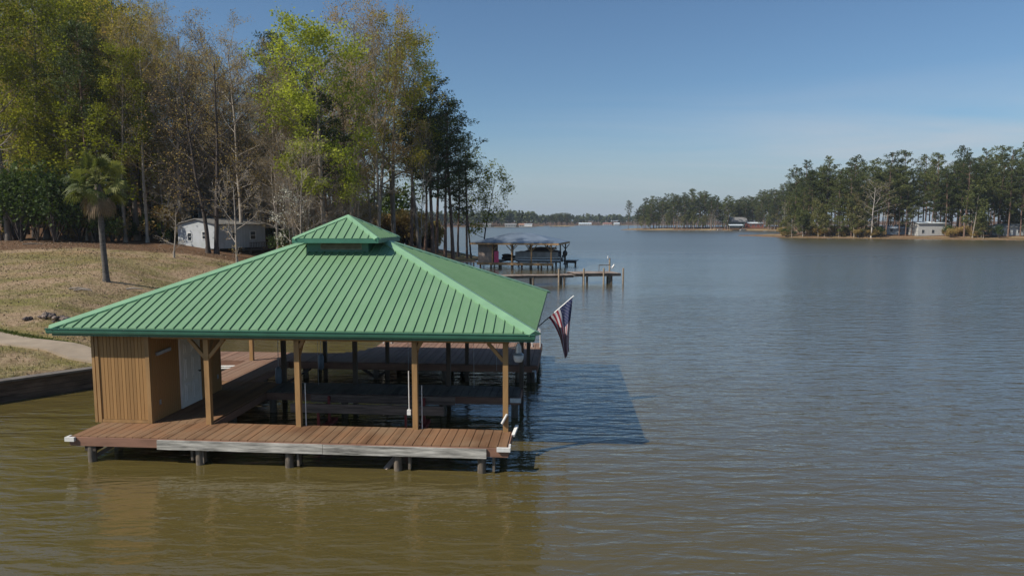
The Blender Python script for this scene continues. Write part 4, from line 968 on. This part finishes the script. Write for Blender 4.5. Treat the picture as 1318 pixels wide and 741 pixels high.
for u_ in (1.2,4.1,7,9.6,11.2,12.4): MB().tube([(u_,LD-1,-1),(u_,LD-1,z2-.06)], .13, 8).build('pile', M['pile'], b2)
sw = MB().box(.05,2.0,.05,3.2,z2+.002,ze-.27); groove(sw, (.05,.05,0), (2.0,.05,0), z2+.05, ze-.3, (0,-1,0), .3); sw.build('shed_wall', M['ply'], b2)
MB().box(2.002,2.04,.5,1.4,z2+.02,z2+2.0).build('door', M['bark_dark'], b2)
def b2w(u_, v_, z): return (bx_+u_*math.cos(RB)-v_*math.sin(RB), by_+u_*math.sin(RB)+v_*math.cos(RB), z)
o = empty('float_board', b2w(2.3,.15,z2), RB, label='bright pink float board standing against the small boathouse shed', cat='float board')
MB().box(0,.62,0,.09,.02,1.55).build('board', M['pink'], o)
# pontoon boat on its lift
o = empty('pontoon_boat', b2w(4.0,3.2,1.15), RB, label='grey pontoon boat with folded canopy and outboard under the small boathouse', cat='boat')
for y_ in (.1,2.2): MB().tube([(0,y_,.05),(.7,y_,-.15),(1.2,y_,-.2),(6.9,y_,-.2)], [.05,.26,.3,.3], 12).build('pontoon', M['alu'], o)
MB().box(.5,6.9,-.15,2.45,.1,.2).build('floor', M['alu'], o)
for y0,y1 in ((-.15,-.10),(2.40,2.45)): MB().box(.6,6.6,y0,y1,.22,.92).box(.6,6.6,y0-.012,y1+.012,.925,.97).build('side_panel', M['boatgrey'], o)
MB().box(.55,.6,-.15,2.45,.22,.92).build('side_panel', M['boatgrey'], o)
c_ = MB(); rn = random.Random(3)
for y0 in (.1,): c_.ell((4.2,1.1,.95),(2.6,1.0,.42),18,8,jit=.06,rnd=rn); 
c_.tube([(2.2,.4,1.35),(4,.4,1.5),(6.3,.4,1.45)],[.1,.17,.12],8).build('canopy', M['canvas'], o)
mo = MB().ell((7.35,1.15,.75),(.34,.25,.42),14,10).build('outboard', M['black'], o)
MB().box(7.2,7.45,1.05,1.25,-.75,.45).box(6.92,7.2,1.0,1.3,.2,.5).ell((7.35,1.15,-.75),(.3,.08,.09)).build('outboard_leg', M['black'], mo)
o = empty('jet_ski', b2w(2.6,4.2,1.0), RB+.3, label='dark personal watercraft parked behind the small boathouse shed', cat='watercraft')
MB().ell((.9,0,.15),(1.25,.5,.42),18,10).build('hull', M['black'], o); MB().ell((.4,0,.55),(.7,.22,.22),12,8).build('seat', M['canvas'], o); MB().beam((1.3,-.35,.95),(1.3,.35,.95),.05,.05).beam((1.2,0,.5),(1.3,0,.95),.12,.1).build('handlebar', M['black'], o)
# gangway to the shore from the small boathouse
g_ = empty('gangway', b2w(0,1.2,0), RB, label='low plank gangway joining the grassy point to the small boathouse', cat='gangway')
MB().box(-6.5,-.06,0,1.5,.62,.70).build('deck', M['fence_pier'], g_)
for x_ in (-5.5,-3,-1): MB().tube([(x_,.2,-1),(x_,.2,.62)], .1, 8).build('pile', M['pile'], g_)

# ------------------------------------------------------------------ the long pier
px0 = (-14.5, 64.0); px1 = (11.1, 69.5); ap = math.atan2(px1[1]-px0[1], px1[0]-px0[0]); PL = math.hypot(px1[0]-px0[0], px1[1]-px0[1])
pr_ = empty('pier', (*px0, 0), ap, label='long low grey plank pier ending in a wider platform on the lake', cat='pier')
d_ = MB(); zp = .98; n = int(PL/.16)
for k in range(n):
    u_ = k*.16; wide_ = u_ > PL-5.0; zz = zp+(.12 if wide_ else 0)+.02*math.sin(u_*.9)+random.uniform(-.012,.012)
    d_.box(u_,u_+.148,-.1 if not wide_ else -.25,1.4 if not wide_ else 2.6,zz-.05,zz)
d_.build('deck', M['fence_pier'], pr_)
d_ = MB()
for y_ in (-.02,1.25): d_.box(0,PL-5,y_,y_+.06,zp-.27,zp-.075)
for y_ in (-.2,1.2,2.5): d_.box(PL-5,PL-.05,y_,y_+.06,zp-.2,zp+.045)
d_.build('stringer', M['oldwood'], pr_)
for u_ in (3,7,10.2,13.4,17.0,20.2,22.6,25.2):
    for y_ in (.05,1.2): MB().tube([(u_,y_,-1),(u_,y_,zp-.08)], .12, 8).build('pile', M['pile'], pr_)
for u_, y_, z_ in ((19.5,-.42,1.6),(22.1,-.42,1.62),(24.2,-.42,1.62),(PL+.10,-.42,1.6),(PL-.2,2.75,2.45)):
    MB().tube([(u_,y_,-1),(u_,y_,z_)], .085, 10).build('mooring_post', M['pier_post'], pr_)
# small rail frame at the platform end
MB().box(PL-1.55,PL-1.5,2.3,2.35,zp+.12,zp+.8).box(PL-1.55,PL-.32,2.3,2.35,zp+.72,zp+.8).build('rail', M['oldwood'], pr_)
def prw(u_, v_, z): return (px0[0]+u_*math.cos(ap)-v_*math.sin(ap), px0[1]+u_*math.sin(ap)+v_*math.cos(ap), z)
o = empty('rod_holder', prw(PL+.05,2.55,1.55), ap, label='white slanted plastic rod holder on the tall end post of the pier', cat='rod holder')
MB().tube([(-.14,-.1,-.22),(.16,-.1,.22)], .09, 10).build('tube', M['pvc'], o)
MB().tube([(-.2,0,0),(-.1,-.1,0)], .02, 6).build('bracket', M['galv'], o)
o = empty('post_light', prw(PL-.42,2.72,2.52), ap, label='tiny white lamp on top of the tallest pier post', cat='lamp')
MB().tube([(0,0,-.1),(0,0,.06)], .05, 8).ell((0,0,.1),(.07,.07,.06)).build('globe', M['pvc'], o)

# ------------------------------------------------------------------ right-hand shore
ENVR = [(1000,250),(1012,236),(1025,216),(1045,206),(1075,202),(1100,201),(1125,200),(1140,197),(1160,195),(1180,200),(1200,196),(1220,201),(1240,190),(1262,194),(1290,189),(1318,186),(1500,180)]
rt = random.Random(77)
def landpine(px, D, yt, label, group, kd='farpine', wide=1.):
    x_, y_ = pos(px, D); tree(kd, x_, y_, max(4, hfor(px, D, yt)), label, group=group, wide=wide)
TOP = [(1022,214),(1034,208),(1062,203),(1098,201),(1124,205),(1141,196),(1160,194),(1186,200),(1202,197),(1236,189),(1262,193),(1282,188),(1296,191),(1312,186),(1335,188)]
for q, (px, yt) in enumerate(TOP):
    D = shore(px, 225, P_RIGHT, 6)+rt.uniform(2, 20)
    landpine(px, D, yt, 'one of the tallest pines along the skyline of the near side of the far bank', 'skyline pines on the clay bank', wide=1.0)
for q in range(62):
    px = 1000+(1345-1000)*(q+rt.random())/62
    if 1174 < px < 1212 or 1286 < px < 1318: px += 30*(rt.random()-.5) if q % 3 == 0 else 40
    D = shore(px, 225, P_RIGHT, 3)+rt.uniform(0, 16)
    landpine(px, D, env(ENVR, px)+rt.uniform(12, 52), 'pine with bare lower trunk in the front row on the clay bank', 'front row of pines on the clay bank', wide=rt.uniform(.85,1.15))
for q in range(46):
    px = 1006+(1345-1006)*(q+rt.random())/46; D = shore(px, 225, P_RIGHT, 3)+rt.uniform(24, 90)
    landpine(px, D, env(ENVR, px)+rt.uniform(8, 46), 'dark pine in the rows behind the clay bank', 'back rows of pines behind the clay bank', wide=rt.uniform(1.1,1.45))
for px, yt, kd, lab in ((1120,238,'farbare','big pale bare tree leaning at the water edge of the clay bank'),(1052,262,'farleaf','ochre budding tree between dark pines on the clay bank'),(1098,255,'farleaf','small bright green tree beside the pale bare tree'),
        (1250,240,'farleaf','pale olive tree between the white building and the carport'),(1018,285,'smallbare','dead grey bushy snag on the low spit'),(1008,262,'farbare','slim dead trunk standing on the low spit')):
    D = shore(px, 225, P_RIGHT, 1.2); x_, y_ = pos(px, D); tree(kd, x_, y_, hfor(px, D, yt), lab, wide=.95 if px != 1008 else .35) if px != 1120 else tree(kd, x_, y_, hfor(px, D, yt), lab, wide=1.5)
for q in range(90):
    px = rt.uniform(1005, 1345); D = shore(px, 225, P_RIGHT, 1.0)+rt.uniform(0, 16)*rt.random(); x_, y_ = pos(px, D)
    if 1138 < px < 1212 or 1285 < px < 1325: D += 14; x_, y_ = pos(px, D)
    kd = rt.choice(('brush','shrub','farleaf','brush')); tree(kd, x_, y_, rt.uniform(1.6, 3.4) if kd != 'farleaf' else rt.uniform(6,11), ('brown bush' if kd == 'brush' else 'green bush' if kd == 'shrub' else 'young leafy tree')+' low on the clay bank under the pines', group=f'{kd} growth on the clay bank', cat='shrub' if kd != 'farleaf' else 'tree', wide=1.3)
# cove between
for q in range(46):
    px = 948+(1034-948)*(q+rt.random())/46; D = shore(px, 430, P_RIGHT, 8)+(24 if px < 972 else 0)+rt.uniform(0, 45); x_, y_ = pos(px, D)
    landpine(px, D, env([(940,254),(958,252),(975,248),(1000,240),(1030,228)], px)+rt.uniform(-2, 20), 'distant pine behind the cove with the cottages', 'pines behind the cove', wide=rt.uniform(1.0,1.4))
# the peninsula
ENVM = [(800,262),(812,258),(818,268),(824,254),(835,252),(860,248),(880,243),(900,241),(915,246),(928,252),(940,248),(958,256)]
x_, y_ = pos(808, 512); tree('farpine', x_, y_, hfor(808,512,258), 'lone pine at the very tip of the wooded peninsula, apart from the rest', wide=.7, var=4)
for q in range(66):
    px = 819+(962-819)*(q+rt.random())/66; D = shore(px, 440, P_RIGHT, 3)+rt.uniform(0, 42)
    if 936 < px < 972: D = shore(px, 440, P_RIGHT, 3)+rt.uniform(26, 60)
    landpine(px, D, env(ENVM, px)+rt.uniform(0, 17), 'distant pine on the wooded peninsula', 'pines on the peninsula', wide=rt.uniform(.95,1.3))
for q in range(26):
    px = rt.uniform(806, 1000); D = shore(px, 430, P_RIGHT, 2)+rt.uniform(0, 8); x_, y_ = pos(px, D)
    if 934 < px < 985: D += 34; x_, y_ = pos(px, D)
    tree(rt.choice(('farleaf','farbare','farleaf')), x_, y_, rt.uniform(5, 14), 'lower budding tree along the peninsula waterline', group='budding trees on the peninsula waterline')
# houses on the peninsula shore
def farhouse(px, dD, W_, D_, h_, rise, mw, mr, lab, rz=0., nm='lake_house', P_=P_RIGHT, D0=225, cat='house', z0=.1):
    D = shore(px, D0, P_, 2)+dD; x_, y_ = pos(px, D); o = gable_house(nm, (x_, y_, gz(x_,y_)), rz, W_, D_, z0, h_, rise, mw, mr, lab, cat=cat, ridge='x', over=.5)
    n = max(1, int(W_/3))
    for q in range(n): window(o, W_*(q+.35)/n, W_*(q+.35)/n+1.1, 0, z0+1, z0+2.2)
    return o
wsid = simple('house_white', (.47,.47,.45), .7, .1, 1); gsid = simple('house_green_grey', (.16,.20,.18), .8, .2, 1); redb = simple('house_brick', (.26,.08,.05), .8, .2, 1)
groof = simple('grey_roof', (.20,.20,.20), .8, .15, 1); wroof = simple('pale_metal_roof', (.58,.64,.68), .5, .1, 1)
o = farhouse(941, 20, 11, 9, 4.2, 3.2, gsid, groof, 'green-grey house with steep grey roof behind the cove dock', D0=440)
o = farhouse(962, 16, 10.5, 7, 3.2, .8, redb, wroof, 'low brick house with pale flat metal roof at the back of the cove', D0=430)
o = farhouse(1140, 9, 13, 7, 2.4, .9, simple('blue_grey_wall', (.28,.33,.38), .7, .15, 1), simple('blue_grey_roof', (.30,.36,.44), .5, .15, 1), 'long low blue-grey roofed house between the trunks on the clay bank')
o = farhouse(1180, 5, 11, 6, 4.6, .6, wsid, wroof, 'white two-level building among pines, the brightest on the clay bank')
o = farhouse(1290, 7, 11, 7, 3.2, .9, simple('slate_white', (.42,.46,.48), .7, .2, 1), simple('slate_roof', (.22,.24,.26), .6, .15, 1), 'white walled cabin with dark roof at the end of the clay bank')
def carport(px, dD, lab, D0=225, W_=6, D_=5, h_=2.8, mr=wroof, water=False, cat='carport', nm='carport'):
    D = shore(px, D0, P_RIGHT, 2)+dD; x_, y_ = pos(px, D); o = empty(nm, (x_, y_, max(0,gz(x_,y_))), 0, label=lab, cat=cat)
    MB().add([(-.4,-.4,h_),(W_+.4,-.4,h_),(W_+.4,D_/2,h_+.7),(-.4,D_/2,h_+.7),(W_+.4,D_+.4,h_),(-.4,D_+.4,h_),(-.4,-.4,h_-.12),(W_+.4,-.4,h_-.12)], [(0,1,2,3),(3,2,4,5),(0,6,7,1)]).build('roof', mr, o)
    for a in (0, W_):
        for b in (0, D_): MB().box(a-.1,a+.1,b-.1,b+.1,-1.5,h_-.02).build('post', M['bark_pale'], o)
    return o
carport(1268, 10, 'open carport with thin pale roof beside the end cabin on the clay bank', W_=7)
carport(938, -7, 'white roofed boat shelter on posts at the cove waterline', D0=440, W_=9, h_=3.6, water=True, cat='boat shelter', nm='boat_shelter')
for px, dD, lab in ((922,-3,'small white skiff tied at the peninsula bank'),(951,-8,'white runabout under the cove boat shelter')):
    D = shore(px, 440, P_RIGHT, 2)+dD; x_, y_ = pos(px, D); o = empty('motor_boat', (x_,y_,.1), .2, label=lab, cat='boat')
    hb_ = MB(); L_ = 4.2; sec = []
    for k in range(9):
        t = k/8; w_ = .9*math.sin(math.pi*(.5+.5*t))**.6+.02; sec += [(t*L_,-w_,.75+.25*t*t),(t*L_,-w_*.7,.05+.2*t**3),(t*L_,0,-.15+.5*t**3),(t*L_,w_*.7,.05+.2*t**3),(t*L_,w_,.75+.25*t*t)]
    hb_.add(sec, [(k*5+i,k*5+i+1,k*5+i+6,k*5+i+5) for k in range(8) for i in range(4)]+[(0,5,10,15,20,25,30,35,40,44,39,34,29,24,19,14,9,4),(0,4,3,2,1)]); hb_.build('hull', M['pvc'], o)
    MB().box(1.9,2.0,-.6,.6,.85,1.3).build('windscreen', M['glass'], o); MB().box(-.35,-.02,-.2,.2,-.2,1.0).build('outboard', M['black'], o)
# pale tall dead post at the cove
x_, y_ = pos(981, 440); 

# ------------------------------------------------------------------ far shore: one unbroken mass of woods, plus what stands before it
def farwood():
    g_ = np.random.default_rng(9); Cs = []; tb = MB()
    rr_ = random.Random(4); px = -120.
    while px < 1010:
        px += rr_.uniform(.5, 1.6)
        P_ = P_FAR
        try: D = shore(px, 780, P_, 8)
        except Exception: continue
        D += rr_.uniform(0, 130)*rr_.random(); x_, y_ = pos(px, D); z = gz(x_, y_)
        hh = rr_.uniform(12, 19) if 690 > px or px > 735 else rr_.uniform(12, 17)
        if 640 < px < 690: hh = rr_.uniform(15, 21)*.95
        w_ = rr_.uniform(2.6, 5); n = 60; q = g_.normal(size=(n,3)); q /= np.linalg.norm(q,axis=1)[:,None]; q *= (g_.random(n)**.4)[:,None]
        low = rr_.uniform(.25,.5) if rr_.random() < .6 else .1
        q = q*np.array([w_, w_, hh*(1-low)/2]); q[:,0:2] *= (1-.35*(q[:,2:3]/(hh*(1-low)/2)+1)/2); q += np.array([x_, y_, z+hh*(1+low)/2]); Cs.append(q)
        tb.tube([(x_,y_,z-.5),(x_,y_,z+hh*.8)], [.3,.12], 4, cap=False)
    me_ = leafmesh('far_woods', np.concatenate(Cs), 1.5, M['lf_mass'], .75, r=g_); o = bpy.data.objects.new('far_woods', me_); COL.objects.link(o); tag(o, label='far wooded shoreline across the open lake', kind='stuff')
    tb.build('far_trunks', M['bark_dark'], kind='stuff', label='trunks of the far wooded shoreline')
M['lf_mass'] = foliage('far_woods_leaves', (.020,.034,.014), (.085,.105,.035), .1, (.12,.10,.05))
farwood()
for k, (dx, dy) in enumerate([(random.uniform(-13,13), random.uniform(-20,20)) for _ in range(13)]):
    x_, y_ = 62+dx, 893+dy
    if sdist(np.array([x_]), np.array([y_]), P_ISLE)[0] > 1: tree('farpine', x_, y_, random.uniform(13,17), 'dark tree on the tiny round island far out on the lake', group='trees on the tiny island', wide=1.9)
rt = random.Random(12)
for px, W_, lab, mr in ((650,13,'low white-roofed house on the distant shore behind the small boathouse',groof),(668,9,'tan-roofed cottage on the distant shore, in front of dark trees',simple('tan_roof',(.30,.17,.12),.8,.1,1)),(745,20,'long white lakeside building just beyond the tiny island',wroof),(776,14,'pale reddish house on the farthest shore',simple('red_roof',(.32,.16,.13),.8,.1,1)),(790,9,'white boathouse on the farthest shore by the peninsula tip',wroof),(622,9,'grey cottage on the distant shore among the point saplings',groof)):
    farhouse(px, -3, W_, 8, 2.6, 1.6, wsid, mr, lab, P_=P_FAR, D0=780)
D = shore(677, 780, P_FAR, 2)-6; x_, y_ = pos(675, D); o = gable_house('boat_dock', (x_,y_,.2), 0, 9, 6, .2, 2.8, .4, simple('bright_white',(.75,.75,.74),.6,.05,1), wroof, 'bright white covered dock standing out on the distant shore', cat='boathouse', ridge='x')

# ------------------------------------------------------------------ camera, light, sky
cam = bpy.data.cameras.new('camera'); co = bpy.data.objects.new('camera', cam); COL.objects.link(co); sc.camera = co
co.location = (0,0,H); co.rotation_euler = (math.pi/2-PITCH, 0, 0); cam.sensor_width = 36; cam.lens = 36*F/1318; cam.clip_end = 12000; cam.clip_start = .1
S = Vector((-3.136,-1.574,3.30)).normalized(); EL = math.asin(S.z); AZ = math.atan2(S.x, S.y)
sl = bpy.data.lights.new('sun', 'SUN'); sl.energy = 5.0; sl.angle = R(.53); sl.color = (1, .93, .82); so = bpy.data.objects.new('sun', sl); COL.objects.link(so); so.rotation_euler = S.to_track_quat('Z', 'Y').to_euler()
w = bpy.data.worlds.new('World'); sc.world = w; w.use_nodes = True; t = w.node_tree; bg = t.nodes['Background']
sk = t.nodes.new('ShaderNodeTexSky'); sk.sky_type = 'NISHITA'; sk.sun_disc = False; sk.sun_elevation = EL; sk.sun_rotation = AZ; sk.air_density = 1.0; sk.dust_density = .5; sk.ozone_density = 4
# thin high cloud low over the lake, laid out by direction in the sky
tc = t.nodes.new('ShaderNodeTexCoord'); sx = t.nodes.new('ShaderNodeSeparateXYZ'); t.links.new(tc.outputs['Generated'], sx.inputs[0])
def wm(op, a, b=0., c=None):
    n = t.nodes.new('ShaderNodeMath'); n.operation = op
    for i, v in enumerate((a, b) if c is None else (a, b, c)):
        if isinstance(v, bpy.types.NodeSocket): t.links.new(v, n.inputs[i])
        else: n.inputs[i].default_value = v
    return n.outputs[0]
zz = wm('ADD', wm('ABSOLUTE', sx.outputs['Z']), .10); cv = t.nodes.new('ShaderNodeCombineXYZ'); t.links.new(wm('DIVIDE', sx.outputs['X'], zz), cv.inputs[0]); t.links.new(wm('DIVIDE', sx.outputs['Y'], zz), cv.inputs[1])
mp = t.nodes.new('ShaderNodeMapping'); mp.inputs['Rotation'].default_value = (0,0,R(35)); mp.inputs['Scale'].default_value = (.35,1.1,1); t.links.new(cv.outputs[0], mp.inputs[0])
nz = t.nodes.new('ShaderNodeTexNoise'); nz.inputs['Scale'].default_value = .8; nz.inputs['Detail'].default_value = 7; nz.inputs['Roughness'].default_value = .6; nz.inputs['Distortion'].default_value = .8; t.links.new(mp.outputs[0], nz.inputs['Vector'])
cr = t.nodes.new('ShaderNodeValToRGB'); cr.color_ramp.elements[0].position = .40; cr.color_ramp.elements[1].position = .66; t.links.new(nz.outputs['Fac'], cr.inputs[0])
lowm = t.nodes.new('ShaderNodeMapRange'); lowm.inputs['From Min'].default_value = .19; lowm.inputs['From Max'].default_value = .10; t.links.new(sx.outputs['Z'], lowm.inputs[0])
xm = t.nodes.new('ShaderNodeMapRange'); xm.inputs['From Min'].default_value = -.1; xm.inputs['From Max'].default_value = .55; t.links.new(sx.outputs['X'], xm.inputs[0])
fac = wm('MULTIPLY', wm('MULTIPLY', cr.outputs[0], lowm.outputs[0]), wm('MULTIPLY', xm.outputs[0], .6))
mxn = t.nodes.new('ShaderNodeMix'); mxn.data_type = 'RGBA'; t.links.new(fac, mxn.inputs[0]); 
tn = t.nodes.new('ShaderNodeMix'); tn.data_type = 'RGBA'; tn.blend_type = 'MULTIPLY'; tn.inputs[0].default_value = 1; t.links.new(sk.outputs[0], tn.inputs[6]); tn.inputs[7].default_value = (.93,1.07,1.13,1)
hz_ = t.nodes.new('ShaderNodeMapRange'); hz_.interpolation_type = 'SMOOTHSTEP'; hz_.inputs['From Min'].default_value = .15; hz_.inputs['From Max'].default_value = -.01; hz_.inputs['To Max'].default_value = .85; t.links.new(sx.outputs['Z'], hz_.inputs[0])
hm = t.nodes.new('ShaderNodeMix'); hm.data_type = 'RGBA'; t.links.new(hz_.outputs[0], hm.inputs[0]); t.links.new(tn.outputs[2], hm.inputs[6]); hm.inputs[7].default_value = (4.6,5.5,6.3,1)
t.links.new(hm.outputs[2], mxn.inputs[6]); mxn.inputs[7].default_value = (6.6, 6.9, 7.5, 1)
t.links.new(mxn.outputs[2], bg.inputs[0]); bg.inputs[1].default_value = .085
sc.view_settings.view_transform = 'Standard'; sc.view_settings.look = 'None'; sc.view_settings.gamma = 1; sc.view_settings.exposure = 0.0
sc.render.engine = 'CYCLES'; sc.cycles.max_bounces = 8; sc.cycles.diffuse_bounces = 5; sc.cycles.glossy_bounces = 3; sc.cycles.transmission_bounces = 5; sc.cycles.use_denoising = True
sc.cycles.caustics_reflective = False; sc.cycles.caustics_refractive = False

# the air over the lake
hb = MB().box(-4200,4200,-1700,4100,-3.2,75).build('haze', None or M['white'], kind='stuff', label='thin pale haze over the lake')
hm_ = bpy.data.materials.new('haze'); hm_.use_nodes = True; nt_ = hm_.node_tree
for n_ in list(nt_.nodes):
    if n_.type == 'BSDF_PRINCIPLED': nt_.nodes.remove(n_)
pv_ = nt_.nodes.new('ShaderNodeVolumePrincipled'); pv_.inputs['Color'].default_value = (.72,.83,.95,1); pv_.inputs['Density'].default_value = .00017; pv_.inputs['Anisotropy'].default_value = .2
nt_.links.new(pv_.outputs[0], nt_.nodes['Material Output'].inputs['Volume']); hb.data.materials[0] = hm_
sc.cycles.volume_bounces = 0
